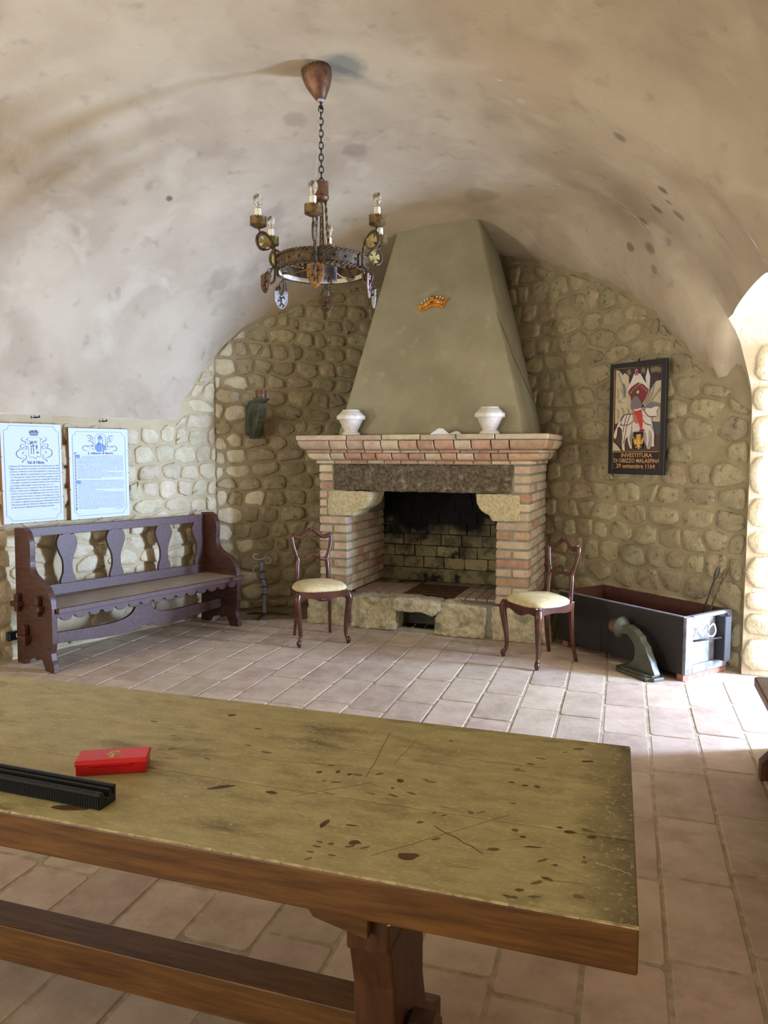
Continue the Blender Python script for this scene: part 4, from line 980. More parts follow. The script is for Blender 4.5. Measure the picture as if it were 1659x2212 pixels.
# ---------------------------------------------------------------- wrought iron stand by the back wall
st = thing('iron_stand', 'wrought iron fire stand with scrolled top on a tripod foot by the stone wall', 'stand', T(-1.092, 6.60, .005))
P = smooth([(0,0,0),(-.002,0,.12),(.008,0,.22),(.004,0,.27),(-.02,0,.36),(-.026,0,.43),(-.02,0,.49)], 5)
b = MB(); b.tube(P, [.020]*len(P), 4, up=(1,0,0)); b.build('post', M_['bluegrey'], st, bevel=.003)
for z in (.20,.27,.34,.41):
    b = MB(); b.tube([(-.03+.0, -.026, z-.008), (.0,-.027,z+.004), (.022,-.024,z-.004), (.024,.01,z-.01)], .005, 6); b.build('binding', M_['darkiron'], st)
for dx, dy in ((-.165,.03), (.225,-.01), (-.03,-.20)):
    b = MB(); b.tube([(0,0,.016), (dx*.5,dy*.5,.018), (dx,dy,.004)], [.011,.010,.008], 4, up=(0,0,1)); b.build('foot', M_['darkiron'], st)
def spiral(c, r0, r1, a0, a1, n=16): return [(c[0]+(r0+(r1-r0)*i/n)*math.cos(a0+(a1-a0)*i/n), 0, c[1]+(r0+(r1-r0)*i/n)*math.sin(a0+(a1-a0)*i/n)) for i in range(n+1)]
for P in (spiral((.035,.505), .032, .022, -2.6, 2.2), spiral((-.065,.415), .045, .03, 1.0, 4.6), spiral((-.075,.545), .03, .018, -1.2, -5.2)):
    b = MB(); b.tube(P, .0038, 6); b.build('scroll', M_['silver'], st)
b = MB(); b.tube(smooth([(-.064,0,.517),(-.04,0,.512),(0,0,.525),(.018,0,.535)], 4), .0038, 6); b.build('scroll', M_['silver'], st)

# ---------------------------------------------------------------- oak bench whose end shows at the right edge
ob = thing('plank_bench', 'brown wooden plank bench of which one end shows at the right', 'bench', Matrix(((CA, SA, 0, 1.75), (-SA, CA, 0, 3.42), (0,0,1,0), (0,0,0,1))))
b = MB(); b.prism([(.0,-1.7),(.015,-.02),(.035,0),(.30,0),(.30,-1.7)], .388, .432, Matrix(((1,0,0,0),(0,0,1,0),(0,1,0,0),(0,0,0,1)))); b.build('seat', M_['tableside'], ob, bevel=.006)
for y in (-.16, -1.52):
    b = MB(); b.prism([(.03,0),(.11,0),(.13,.03),(.17,.03),(.19,0),(.27,0),(.27,.08),(.22,.14),(.22,.30),(.27,.388),(.03,.388),(.08,.30),(.08,.14),(.03,.08)], y-.03, y+.03); b.build('leg', M_['tabledark'], ob, bevel=.004)
b = MB(); b.box(.125, .175, -1.49, -.19, .16, .23); b.build('stretcher', M_['tabledark'], ob, bevel=.003)

# ---------------------------------------------------------------- framed print on the right wall
rng = random.Random(44)
rn = Vector((-.839,-.545,0)); rx = Vector((.545,-.839,0))        # wall normal, and rightwards along the wall
FW, FH = .512, .850
fc = (Vector((1.927, 5.586, 0))+rn*.005)
ft = thing('framed_print', 'black framed print of a rider on a white horse on the stone wall', 'picture',
           Matrix(((rx.x, -rn.x, 0, fc.x), (rx.y, -rn.y, 0, fc.y), (0,0,1,1.325), (0,0,0,1))))
Zf = -.02
for x0, x1, z0, z1 in ((-FW/2, -FW/2+.042, 0, FH), (FW/2-.042, FW/2, 0, FH), (-FW/2+.042, FW/2-.042, 0, .042), (-FW/2+.042, FW/2-.042, FH-.042, FH)):
    b = MB(); b.box(x0, x1, Zf, .006, z0, z1, c=.004); b.build('frame_rail', M_['blackframe'], ft)
for x0, x1, z0, z1 in ((-FW/2+.040, -FW/2+.046, .04, FH-.04), (FW/2-.046, FW/2-.040, .04, FH-.04), (-FW/2+.04, FW/2-.04, .04, .046), (-FW/2+.04, FW/2-.04, FH-.046, FH-.04)):
    b = MB(); b.box(x0, x1, -.016, -.002, z0, z1); b.build('gilt_slip', M_['gilt'], ft)
b = MB(); b.box(-FW/2+.03, FW/2-.03, -.004, .004, .03, FH-.03); b.build('dark_ground', M_['p_black'], ft)
b = MB(); b.tube([(0,.0,FH-.005),(0,-.004,FH+.014),(.006,-.004,FH+.018)], .006, 6); b.build('hanging_hook', M_['darkiron'], ft)
layer = [0]
def F(x, y):                        # a place on the print, from a measured position
    xl = 178-58*(y-222)/1846; xr = 1157-64*(y-112)/1993; u = (x-xl)/(xr-xl); yt = 222-110*u; yb = 2068+37*u
    return ((u-.5)*FW, (1-(y-yt)/(yb-yt))*FH)
def pp(mt, pts, name='printed_shape', sm=0):
    layer[0] += 1
    P = [F(*p) for p in pts]
    if sm: P = [(p[0], p[1]) for p in smooth([(a, c, 0) for a, c in P], sm, True)]
    b = MB(); b.poly(P, -.0045-.00022*layer[0]); return b.build(name, M_[mt], ft, fix=False)
def pl(mt, pts, w, name='printed_line', sm=4):
    layer[0] += 1
    P = [F(*p) for p in pts]; P = [(p[0], p[1]) for p in smooth([(a, c, 0) for a, c in P], sm)]
    b = MB(); b.ribbon(P, w, -.0045-.00022*layer[0]); return b.build(name, M_[mt], ft, fix=False)
pp('p_night', [(262,305),(1062,215),(1020,1690),(205,1690)], 'printed_ground')
pp('p_brown', [(235,1200),(1035,1190),(1020,1690),(205,1690)]); pp('p_blue', [(905,1190),(1035,1180),(1028,1420),(905,1400)])
pp('p_cream', [(262,310),(330,330),(390,400),(420,360),(500,420),(495,520),(560,640),(620,760),(560,1010),(520,1120),(330,1180),(245,1230),(232,1180)])
pp('p_cream', [(1055,480),(960,500),(880,620),(760,860),(740,1000),(830,1180),(1038,1190)])
pp('p_white', [(820,275),(860,420),(850,600),(800,560),(780,440),(800,360)])
for x, y in ((500,340),(745,310),(905,300),(960,290),(1010,300)): pp('p_green', [(x-35,y),(x,y-45),(x+35,y),(x+20,y+55),(x-20,y+55)], sm=3); pl('p_line', [(x,y+40),(x,y+160)], .005)
pl('p_shade', [(310,360),(345,480),(395,600),(430,780)], .012); pp('p_grey', [(385,540),(420,560),(440,640),(430,780),(400,680)], sm=3)
for P in (((290,620),(310,700),(285,800)),((340,620),(390,720),(400,800)),((300,860),(330,820),(360,880)),((270,980),(305,1010),(300,1130)),((365,950),(400,1000),(395,1060)),((465,950),(490,1010),(480,1060))): pl('p_shade', P, .010)
pp('p_white', [(590,380),(700,370),(760,480),(855,610),(850,650),(760,560),(660,520),(540,600),(480,680),(475,640),(540,500)])
pp('p_red', [(485,690),(545,600),(660,530),(760,570),(845,660),(800,800),(740,900),(560,880),(530,770)], sm=2)
pp('p_pink', [(605,310),(630,285),(660,300),(665,400),(605,410)]); pp('p_night', [(626,330),(645,330),(645,360),(626,360)])
for k in range(10): x = 500+38*k; y = 660-abs(5-k)*-14-110*(1-abs(k-4.8)/5); pp('p_shade', [(x-12,y-14),(x+12,y-18),(x+10,y+10),(x-10,y+12)])
for P in (((860,620),(820,760),(740,890)),((930,560),(880,740),(760,910)),((1030,620),(900,800),(780,920))): pl('p_shade', P, .012)
pp('p_horse', [(330,1180),(420,1070),(570,1060),(720,1050),(740,960),(850,870),(940,860),(1030,930),(975,1000),(985,1080),(940,1120),(895,1090),(870,1130),(910,1230),(880,1290),(935,1390),(920,1540),(935,1600),(890,1610),(885,1560),(900,1420),(850,1320),
     (840,1450),(850,1600),(870,1640),(815,1645),(805,1560),(800,1380),(700,1350),(580,1360),(500,1450),(540,1600),(560,1640),(520,1630),(480,1500),(480,1440),(420,1530),(430,1670),(385,1660),(375,1500),(400,1390),(350,1280),(300,1290),(290,1400),(260,1480),(228,1440),(240,1370),(280,1290)], sm=2)
pp('p_grey', [(850,870),(940,850),(1035,900),(1030,940),(960,930),(880,960),(780,940)], sm=3)
for P in (((340,1240),(480,1240),(590,1170)),((430,1070),(380,1150),(360,1260)),((470,1065),(420,1250),(400,1360)),((530,1060),(470,1240),(410,1560)),((745,1160),(800,1220),(890,1250)),((345,1180),(420,1075),(570,1055)),((745,960),(840,1090),(970,1100)),((730,890),(790,960),(775,990))): pl('p_line', P, .006)
pp('p_grey', [(590,770),(650,750),(720,850),(730,950),(640,980),(590,1000),(540,960),(545,860)], sm=3); pp('p_brown', [(590,650),(640,640),(650,700),(600,760),(575,720)], sm=2)
pp('p_cream', [(640,680),(670,650),(690,680),(660,720)], sm=2); pp('p_pink', [(575,1010),(640,1020),(680,1200),(620,1210),(580,1120)], sm=2)
pp('p_scarlet', [(600,1010),(720,990),(745,1180),(735,1310),(705,1310),(690,1230),(640,1100)], sm=2); pp('p_red', [(690,1320),(770,1310),(780,1350),(690,1352)])
pl('p_white', [(600,990),(660,985),(720,960)], .012)
pp('p_black', [(585,1360),(755,1355),(748,1645),(578,1650)])
eagle = [(672,1400),(715,1400),(710,1440),(690,1450),(700,1490),(730,1500),(755,1430),(760,1520),(735,1580),(705,1560),(700,1600),(690,1650),(665,1655),(650,1600),(640,1565),(610,1590),(590,1520),(592,1430),(620,1500),(650,1490),(655,1450),(640,1440),(640,1405)]
pp('p_gold', eagle, 'printed_eagle'); pp('p_cream', [(668,1500),(690,1500),(692,1560),(668,1560)])
for P in (((650,1600),(620,1630)),((700,1600),(725,1625))): pl('p_gold', P, .007)
pp('p_cream', [(222,1520),(300,1590),(370,1680),(215,1680)])
for P in (((247,300),(1068,205)),((203,1700),(1016,1700)),((247,300),(203,1700)),((262,320),(220,1690))): pl('p_letter', P, .0035, sm=1)
for s_, y, x0, x1 in (('INVESTITURA', 1787, 345, 880), ('DI OBIZZO MALASPINA', 1875, 208, 1010), ('29 settembre 1164', 1965, 258, 930)):
    a, c = F(x0, y), F(x1, y); o = text(s_, .05, 'printed_lettering', M_['p_letter'], ft, T(0,0,0), off=.0006)
    w = max(v_.co.x for v_ in o.data.vertices)-min(v_.co.x for v_ in o.data.vertices); sx = (c[0]-a[0])/w; hgt = .031/.036
    o.matrix_local = T(a[0], -.0058-.00022*layer[0]*0, a[1]) @ Matrix.Diagonal((sx, 1, hgt, 1))
# ---------------------------------------------------------------- two lettered boards on the left wall
BD1 = ((-2.700, 5.149), (-2.441, 5.501), .984, 1.703); BD2 = ((-2.408, 5.546), (-2.104, 5.958), .977, 1.681)
def letter_board(label, a, c, z0, z1, lean):
    d = Vector((c[0]-a[0], c[1]-a[1], 0)); w = d.length; d.normalize(); nn = Vector((d.y, -d.x, 0)); h = z1-z0
    o = Vector((a[0], a[1], 0))-d*(.012 if lean else 0)+nn*.045
    t = thing('lettered_board', label, 'sign', Matrix(((d.x, -nn.x, 0, o.x), (d.y, -nn.y, 0, o.y), (0,0,1,z0), (0,0,0,1))), None)
    if lean: w += .012
    b = MB(); b.box(0, w, 0, .018, 0, h); b.build('backing_board', M_['board'], t)
    b = MB(); b.box(.002, w-.003, -.003, 0, .004, h-.005); b.build('printed_sheet', M_['sheet'], t)
    for x, z in [(w*k/3, h-.002) for k in (.4, 1.5, 2.6)]+[(w-.003, h*k/4) for k in (1, 2, 3)]+[(w*k/3, .004) for k in (.4, 1.5, 2.6)]+[(.004, h*k/3) for k in (1, 2)]:
        b = MB(); b.sphere((x, -.004, z), .0035, 6, 4); b.build('tack', M_['nail'], t)
    return t, w, h
def fancy(t, w, h, m, e, r, lw=.0022):
    pts = []
    for cx, cz, a0 in ((e, e, 90), (w-e, e, 180), (w-e, h-e, 270), (e, h-e, 360)):
        sgn = [math.radians(a0-90*k/6) for k in range(7)]
        pts += [(cx+r*math.cos(a_), cz+r*math.sin(a_)) for a_ in sgn]
    b = MB(); b.ribbon(pts, lw, -.0042, closed=True); b.build('printed_border', M_[m], t, fix=False)
t1, w1, h1 = letter_board('white lettered board headed Val di Nizza, left of the two above the bench', *BD1, True)
t1['group'] = 'lettered boards above the bench'
fancy(t1, w1, h1, 'ink', .022, .036)
def G1(x, y): return (.012+(x+20)/1500*(w1-.012)*.98, h1*(1-((y-150)-(x/1500)*60)/1 /2430))   # from measured marks
def line1(mt, pts, w, sm=5, t=t1, g=G1, name='printed_flourish'):
    P = [(p[0], p[1]) for p in smooth([(*g(*p), 0) for p in pts], sm)]; n = len(P)
    b = MB(); b.ribbon(P, [w*(.45+.75*math.sin(PI*i/(n-1))) for i in range(n)], -.0043); b.build(name, M_[mt], t, fix=False)
def poly1(mt, pts, t=t1, g=G1, name='printed_shape', y=-.0043):
    b = MB(); b.poly([g(*p) for p in pts], y); b.build(name, M_[mt], t, fix=False)
sh = [(612,525),(940,528),(945,980),(925,1005),(845,1000),(815,1020),(795,1052),(770,1025),(740,1000),(650,1005),(628,980),(612,525)]
line1('ink', sh, .0030, 1)
for sgn in (1, -1):
    X = lambda pts: [((x if sgn > 0 else 1560-x), y+(0 if sgn > 0 else 8)) for x, y in pts]
    line1('ink', X([(605,545),(590,575),(560,570)]), .003); line1('ink', X([(510,525),(465,545),(460,590),(510,615),(555,630),(555,670),(520,690)]), .004); line1('ink', X([(520,690),(440,700),(420,735),(450,770),(510,770)]), .004)
    line1('ink', X([(500,765),(550,735),(585,755),(575,800),(545,815)]), .004); line1('ink', X([(540,805),(430,800),(340,850),(315,910),(350,985),(440,1025),(500,1015)]), .005); line1('ink', X([(520,870),(475,885),(475,930)]), .004)
    line1('ink', X([(520,940),(570,975),(550,1035),(480,1080),(450,1105),(465,1122),(495,1105)]), .004)
poly1('ink', [(640,375),(655,400),(670,345),(690,395),(710,345),(735,392),(765,340),(790,392),(815,345),(835,395),(860,350),(875,400),(908,378),(890,440),(868,485),(690,480),(662,430)])
poly1('sheet', [(690,440),(860,445),(858,452),(690,447)], y=-.0046); poly1('sheet', [(680,415),(880,420),(876,427),(682,422)], y=-.0046)
for P in ([(690,925),(690,720),(740,730),(765,790),(765,920)],[(745,740),(780,760),(775,700),(740,690)],[(820,920),(860,860),(900,920)],[(840,690),(865,760),(850,800),(835,850),(820,760)],[(800,735),(835,730),(820,760)]): poly1('ink', P)
poly1('sheet', [(705,915),(708,745),(735,755),(745,915)], y=-.0046)
for P in ([(655,600),(700,640),(735,690)],[(650,660),(700,670),(720,685)],[(725,610),(745,670)],[(800,660),(820,610)],[(830,670),(850,625)],[(690,690),(660,680)],[(770,620),(780,670)]): line1('ink', P, .006, 3)
def fit(s_, t, m, x0, x1, z, size, off=0, nm='printed_lettering', lim=1.5):
    o = text(s_, size, nm, M_[m], t, T(0,0,0), off=off); xs = [v_.co.x for v_ in o.data.vertices]; w = max(xs)-min(xs)
    o.matrix_local = T(x0-min(xs)*(x1-x0)/w, -.0044, z) @ Matrix.Diagonal(((x1-x0)/w, 1, 1, 1)); return o
a, c = G1(575,1160), G1(1020,1150); fit('Val di Nizza', t1, 'ink', a[0], c[0], a[1], .030, .0009)
body = ["Comune dell' Oltrepò Pavese nella valle omonima, già terra della", "Regina. Il suo territorio si estende a nord anche sul versante ping", "lia del torr. Ardivestra. Sorta vicino Italia dal torr. Nizza presso il", "monte a valle. Mantiene il comune Imperato, il Lago Freddo, il San Pon", "zo e Nizza Imperiore, Poggio Ferrato e Sant' Alberto progresso a monte",
 "valle, magnificamente fra cascate ginestre e luoghi della Val di Nizza.", "Fu era infetta e devastata dal castello di Oramala. Come sentia della val", "le, Fortunago e Montesegale. Ivi erano in un tempo : ai m. a m.", "Poi al Monte e terre Oramala la valle dal Piemonte, Pietra ;", "nel sec. il feudo passò ai Malaspina, e nel fu comprato nel sec.",
 "La Pietra e poi al Corrado Malaspina (marchese di Pramaiori", "agosto il potere Papa Leone e, secondo scritto longobardo e fu pre", "zioso castello proprietario di Oramala. Per morte Corrado fu fatal", "le a Voghera e aggiunto essa per giustizia in Bonamentana Sforza.", "Della proprietà nella valle delle anche l' abbazia di S. Alberto di Butrio.", "La valle resta per ai Malaspina fino all' abolizione dei feudi."]
for i, s_ in enumerate(body):
    z = h1*(.565-.0272*i); fit(s_, t1, 'inksoft', .058, (.420 if i not in (7, 15) else .375)-.0*i, z, .0155, .0001)
for z in (h1*.545, h1*.335): b = MB(); b.ribbon([(.052,z-.002),(.072,z-.002),(.072,z+.022),(.052,z+.022)], .0015, -.0043, closed=True); b.build('printed_initial', M_['ink'], t1, fix=False)
b = MB(); b.ribbon([(.355+.007*k, h1*.125+.003*(k % 2)) for k in range(8)], .0018, -.0043); b.build('printed_signature', M_['ink'], t1, fix=False)

t2, w2, h2 = letter_board('white lettered board headed S. Alberto di Butrio, with a bishop picture, beside the other board', *BD2, False)
t2['group'] = 'lettered boards above the bench'
fancy(t2, w2, h2, 'ink', .030, .030)
def G2(x, y):                        # measured marks on a 1492 x 2212 view of this board
    xl = 45+(y-90)*.05; xr = 1362+(y-120)*.042; u = (x-xl)/(xr-xl); yt = 90+25*u; yb = 2150-120*u
    return (u*w2, h2*(1-(y-yt)/(yb-yt)))
L2 = lambda pts, w: line1('ink', pts, w, 5, t2, G2)
fr = [(640,265),(660,232),(800,232),(815,265),(850,290),(855,575),(825,580),(815,615),(660,615),(655,580),(630,575),(615,290),(640,265)]
line1('ink', fr, .0030, 1, t2, G2)
for sgn in (1, -1):
    X = lambda pts: [((x if sgn > 0 else 1465-x), y+(0 if sgn > 0 else 4)) for x, y in pts]
    L2(X([(435,285),(480,265),(550,300),(585,390)]), .0045); L2(X([(440,318),(500,330),(535,325)]), .003); L2(X([(460,375),(500,385),(530,350),(520,330)]), .004); L2(X([(490,410),(550,400),(585,440),(560,485),(500,490)]), .0045)
    L2(X([(500,500),(420,490),(365,520),(360,570),(410,600),(455,590)]), .0045); L2(X([(430,530),(480,500),(515,535)]), .004); L2(X([(610,520),(570,500),(540,530)]), .004); L2(X([(555,545),(580,570),(600,565)]), .004); L2(X([(505,560),(515,570)]), .005)
P2 = lambda mt, pts, y=-.0043: poly1(mt, pts, t2, G2, y=y)
P2('inkblue', [(672,310),(700,270),(728,255),(765,285),(785,320),(765,350),(690,362)]); P2('inkblue', [(632,480),(680,430),(720,470),(760,440),(768,612),(665,612),(655,580),(630,575)]); P2('inkblue', [(775,430),(830,475),(852,510),(852,575),(825,580),(815,610),(795,612)])
for pts in ([(690,370),(700,420),(680,500)],[(715,375),(755,385)],[(785,330),(795,380),(780,430),(768,600)],[(700,400),(735,440)]): L2(pts, .0035)
a, c = G2(470,680), G2(1030,672); fit('S. Alberto di Butrio', t2, 'ink', a[0], c[0], a[1], .024, .0007)
for y in (690, 1258): P2('inkblue', [(220+(y-690)*.045,y),(298+(y-690)*.045,y),(300+(y-690)*.045,y+78),(222+(y-690)*.045,y+78)])
for k in range(17): y = 690+k*72; x = 200+(y-690)*.045; L2([(x,y),(x+14,y+20),(x-6,y+42),(x+8,y+72)], .005)
L2([(180,690),(185,655),(240,650)], .006); L2([(232,1860),(262,1900),(240,1930)], .005)
b = MB()                             # body text too small to read: fine pen strokes, word by word
for i in range(42):
    y = 735+i*28.2
    if i in (18,): continue
    x = 330 if i < 2 or 19 <= i < 22 else 240+(y-690)*.045; end = 1250+(y-700)*.06
    if i in (12, 17, 26, 27, 41): end -= rng.uniform(280, 700)
    while x < end:
        for k in range(rng.randint(2, 9)):
            hh = rng.choice((9, 9, 9, 15)); p, q_ = G2(x, y-(x-240)*.025), G2(x+rng.uniform(-1,3), y-hh-(x-240)*.025); b.ribbon([p, q_], .0011, -.0043)
            p, q_ = G2(x, y-(x-240)*.025), G2(x+6, y-7-(x-240)*.025); b.ribbon([p, q_], .0008, -.0043); x += 7.2
            if x > end: break
        x += 9
b.build('printed_text', M_['inkblue'], t2, fix=False)
b = MB(); b.ribbon([G2(1085+14*k, 1880-k*2+5*(k % 2)) for k in range(14)], .0016, -.0043); b.build('printed_signature', M_['ink'], t2, fix=False)

# ---------------------------------------------------------------- small fixings on the left wall
def on_left(s, z, off): P = Vector((L0[0], L0[1], 0))+al*s+nl*off; return Matrix(((al.x, -nl.x, 0, P.x), (al.y, -nl.y, 0, P.y), (0,0,1,z), (0,0,0,1)))
so = thing('wall_socket', 'small dark wall socket box low on the wall behind the bench end', 'socket', on_left(.06, .185, .032))
b = MB(); b.box(-.045, .075, -.02, .012, -.032, .032, c=.004); b.build('housing', M_['plastic'], so)
b = MB(); b.box(.015, .045, -.0225, -.018, -.016, .016, c=.001); b.build('switch_plate', M_['whitepl'], so)
for z in (-.015, .0, .015): b = MB(); b.sphere((-.032,-.021,z), .004, 6, 4); b.build('screw', M_['silver'], so)
for s_, z, lab in ((.30, 1.745, 'rusty iron hook in the plaster above the left lettered board'), (.845, 1.735, 'small iron bracket in the plaster above the right lettered board')):
    hk = thing('wall_hook', lab, 'hook', on_left(s_, z, .012)); b = MB(); b.tube([(-.015,.012,.0),(-.01,-.02,.0),(.012,-.03,.002),(.02,-.02,.012)], .006, 6); b.build('hook_bar', M_['darkiron'], hk)
    b = MB(); b.box(-.022, .004, -.004, .006, -.008, .010); b.build('hook_plate', M_['silver'], hk)

# ---------------------------------------------------------------- chandelier
CX, CY = -.352, 4.25
ZR = 2.545
ch = thing('chandelier', 'rusty wrought iron ring chandelier with candle bulbs, crosses and shields hung by a chain', 'chandelier', T(CX, CY, 0))
def pol(r, a, z): return (r*math.cos(a), r*math.sin(a), z)
def ring_band(r, z0, z1, n=64, th=.004, bump=0):
    b = MB(); vs = []
    for rr, zz in ((r, z0), (r, z1), (r-th, z1), (r-th, z0)): vs += [pol(rr, 2*PI*j/n, zz) for j in range(n)]
    b.add(vs, [(i*n+j, i*n+(j+1) % n, ((i+1) % 4)*n+(j+1) % n, ((i+1) % 4)*n+j) for i in range(4) for j in range(n)], sm=False); return b
ring_band(.256, ZR-.033, ZR+.033).build('ring_band', M_['iron'], ch)
for zz in (ZR+.036, ZR-.036):
    b = MB()
    for ph in (0, PI):
        b.tube([pol(.258+.005*math.cos(ph+k*PI/2.2), 2*PI*k/132, zz+.005*math.sin(ph+k*PI/2.2)) for k in range(132)], .0052, 5, closed=True)
    b.build('rope_rim', M_['iron'], ch)
M_['rusty_white'] = mat('rusty_white_paint', lin(206,196,170), lin(104,78,54), .5, 12, .50, .60)
ring_band(.246, ZR-.040, ZR-.016, 48).build('lining_strip', M_['rusty_white'], ch)
for k in range(24): b = MB(); b.sphere(pol(.258, 2*PI*k/24+.1, ZR), .008, 8, 5); b.build('rivet', M_['iron'], ch)
ANG = [math.radians(a) for a in (-92, -32, 28, 88, 148, 208)]
CR_, CZ = .372, 2.718
N_ = 40
def crown_cup(r, z0, z1, tooth, nt=20, flip=False):
    b = MB(); vs = []; n = nt*2
    for rr, zb_, tt in ((r*.55, z0-.010, 0), (r, z0, 0), (r, z1, 1), (r-.003, z1, 1), (r-.003, z0+.004, 0), (.004, z0+.002, 0)):
        vs += [(rr*math.cos(2*PI*j/n), rr*math.sin(2*PI*j/n), (zb_+(tooth*(j % 2) if tt else 0))*(1)) for j in range(n)]
    b.add(vs, [(i*n+j, i*n+(j+1) % n, (i+1)*n+(j+1) % n, (i+1)*n+j) for i in range(5) for j in range(n)]); b.add(vs[:n], [tuple(range(n))]); return b
def shield(h, w): return [(-w/2, 0), (-w/4, .004), (0, 0), (w/4, .004), (w/2, 0), (w/2, -h*.5), (w*.38, -h*.74), (w*.2, -h*.9), (0, -h), (-w*.2, -h*.9), (-w*.38, -h*.74), (-w/2, -h*.5)]
def link_chain(P, Q, n, L_, parent, mt='darkiron', wr=.0016, wd=.5):
    P, Q = Vector(P), Vector(Q)
    for k in range(n):
        c = P+(Q-P)*((k+.5)/n); d = (Q-P).normalized(); s_ = Vector((1,0,0)) if k % 2 == 0 else Vector((0,1,0)); s_ = (s_-d*s_.dot(d)).normalized(); m_ = 14
        pts = [c+d*(L_*.5*math.cos(2*PI*j/m_))*(1 if abs(math.cos(2*PI*j/m_)) < .8 else 1)+s_*(L_*.5*wd*math.sin(2*PI*j/m_)) for j in range(m_)]
        b = MB(); b.tube(pts, wr, 5, closed=True); b.build('link', M_[mt], parent)
for i, a in enumerate(ANG):
    ca, sa = math.cos(a), math.sin(a)
    arm = MB()
    P2_ = [(.318,ZR-.100),(.308,ZR-.088),(.318,ZR-.076),(.334,ZR-.080),(.340,ZR-.100),(.330,ZR-.122),(.306,ZR-.128),(.284,ZR-.108),(.278,ZR-.05),(.279,ZR+.02),(.290,ZR+.085),(.320,ZR+.128),(.352,ZR+.140),(.378,ZR+.118),(.382,ZR+.085),(.365,ZR+.055),(.338,ZR+.050)]
    pts = [(r*ca, r*sa, z) for r, z in smooth([(r, z, 0) for r, z in P2_], 4) for _ in (0,)] if False else [(p[0]*ca, p[0]*sa, p[1]) for p in smooth([(r, z, 0) for r, z in P2_], 4)]
    arm.tube(pts, .0075, 6); am = arm.build('arm', M_['iron'], ch)
    b = MB(); b.tube([pol(CR_-.012, a, ZR+.136), pol(CR_, a, CZ-.012)], .006, 6); b.build('cup_stem', M_['iron'], ch)
    cup = crown_cup(.045, CZ, CZ+.038, .009).build('cup', M_['gilt'], ch, T(CR_*ca, CR_*sa, 0))
    b = MB(); b.lathe([(.0005,CZ+.006),(.0175,CZ+.006),(.0175,CZ+.088),(.015,CZ+.091),(.0005,CZ+.091)], 16, cap=False); b.build('candle_sleeve', M_['candle'], ch, T(CR_*ca, CR_*sa, 0))
    b = MB(); b.lathe([(.010,CZ+.080),(.012,CZ+.090),(.018,CZ+.100),(.0245,CZ+.115),(.0265,CZ+.128),(.0245,CZ+.142),(.016,CZ+.152),(.006,CZ+.1555),(.0005,CZ+.156)], 20, cap=False); blb = b.build('bulb', M_['glass'], ch, T(CR_*ca, CR_*sa, .010))
    b = MB(); b.lathe([(.0005,CZ+.079),(.010,CZ+.079),(.010,CZ+.088),(.0005,CZ+.089)], 12, cap=False); b.tube([(0,0,CZ+.088),(.003,0,CZ+.11),(-.004,.003,CZ+.118),(.003,-.003,CZ+.118),(0,0,CZ+.11),(0,.002,CZ+.088)], .0009, 4); b.build('filament', M_['silver'], blb)
    # cross medallion in the loop of the arm, in the plane of the arm
    Mm = Matrix(((ca, -sa, 0, .336*ca), (sa, ca, 0, .336*sa), (0,0,1,ZR+.090), (0,0,0,1)))
    med = MB(); med.tube([(.040*math.cos(2*PI*j/28), 0, .040*math.sin(2*PI*j/28)) for j in range(28)], .0042, 6, closed=True); md = med.build('medallion_ring', M_['gilt'], ch, Mm)
    cr_ = []
    for k in range(4):
        for da, r in ((-.50, .036), (0, .033), (.50, .036), (PI/4, .009)): cr_.append((r*math.cos(k*PI/2+da+.25), r*math.sin(k*PI/2+da+.25)))
    b = MB(); b.prism(cr_, -.0015, .0015); b.build('cross', M_['cross'], md)
    # shield on its chains
    mt = ['goldshield','pink','silver','brownshield','silver','brownshield'][i]
    zt = [ZR-.060, ZR-.085, ZR-.10, ZR-.125, ZR-.105, ZR-.085][i]; rr = [.300,.318,.330,.20,.30,.335][i]
    fa = [a+PI/2, a+PI/2+.4, a+1.35, a-PI/2, a-PI/2-.6, a+1.9][i]
    Ms = Matrix(((math.cos(fa), -math.sin(fa), 0, rr*ca), (math.sin(fa), math.cos(fa), 0, rr*sa), (0,0,1,zt), (0,0,0,1)))
    hgt, wd = [(.125,.088),(.125,.085),(.105,.078),(.10,.082),(.105,.078),(.10,.08)][i]
    b = MB(); b.prism(shield(hgt, wd), -.0025, .0025); sh_ = b.build('shield', M_[mt], ch, Ms, bevel=.001, seg=1)
    b = MB()
    for q_ in range(26):
        t = q_/26; n_ = len(shield(hgt, wd)); f_ = t*n_; k0 = int(f_); p, r = shield(hgt, wd)[k0 % n_], shield(hgt, wd)[(k0+1) % n_]; x, z = p[0]+(r[0]-p[0])*(f_-k0), p[1]+(r[1]-p[1])*(f_-k0)
        b.sphere((x*.93, -.003, z*.95-.002), .0035, 6, 4)
    b.build('shield_studs', M_[mt], sh_)
    b = MB()
    for P in ([(-.006,-.03),(.0,-.055),(.002,-.075)],[(0,-.04),(.015,-.03),(.02,-.045)],[(0,-.06),(-.014,-.052),(-.02,-.06)],[(.002,-.07),(.014,-.080),(.01,-.095)],[(.0,-.07),(-.01,-.088)]): b.tube([(x, -.004, z) for x, z in P], .0028, 5)
    b.build('shield_beast', M_['darkiron'], sh_)
    for sx in (-1, 1):
        P = Vector((rr*ca, rr*sa, zt))+Vector((math.cos(fa), math.sin(fa), 0))*sx*wd*.4; Q = Vector((.272*ca, .272*sa, ZR-.02)) if i else Vector((.27*ca,.27*sa,ZR+.03))
        link_chain(P, Q, 5, (Q-P).length/5*1.15, ch)
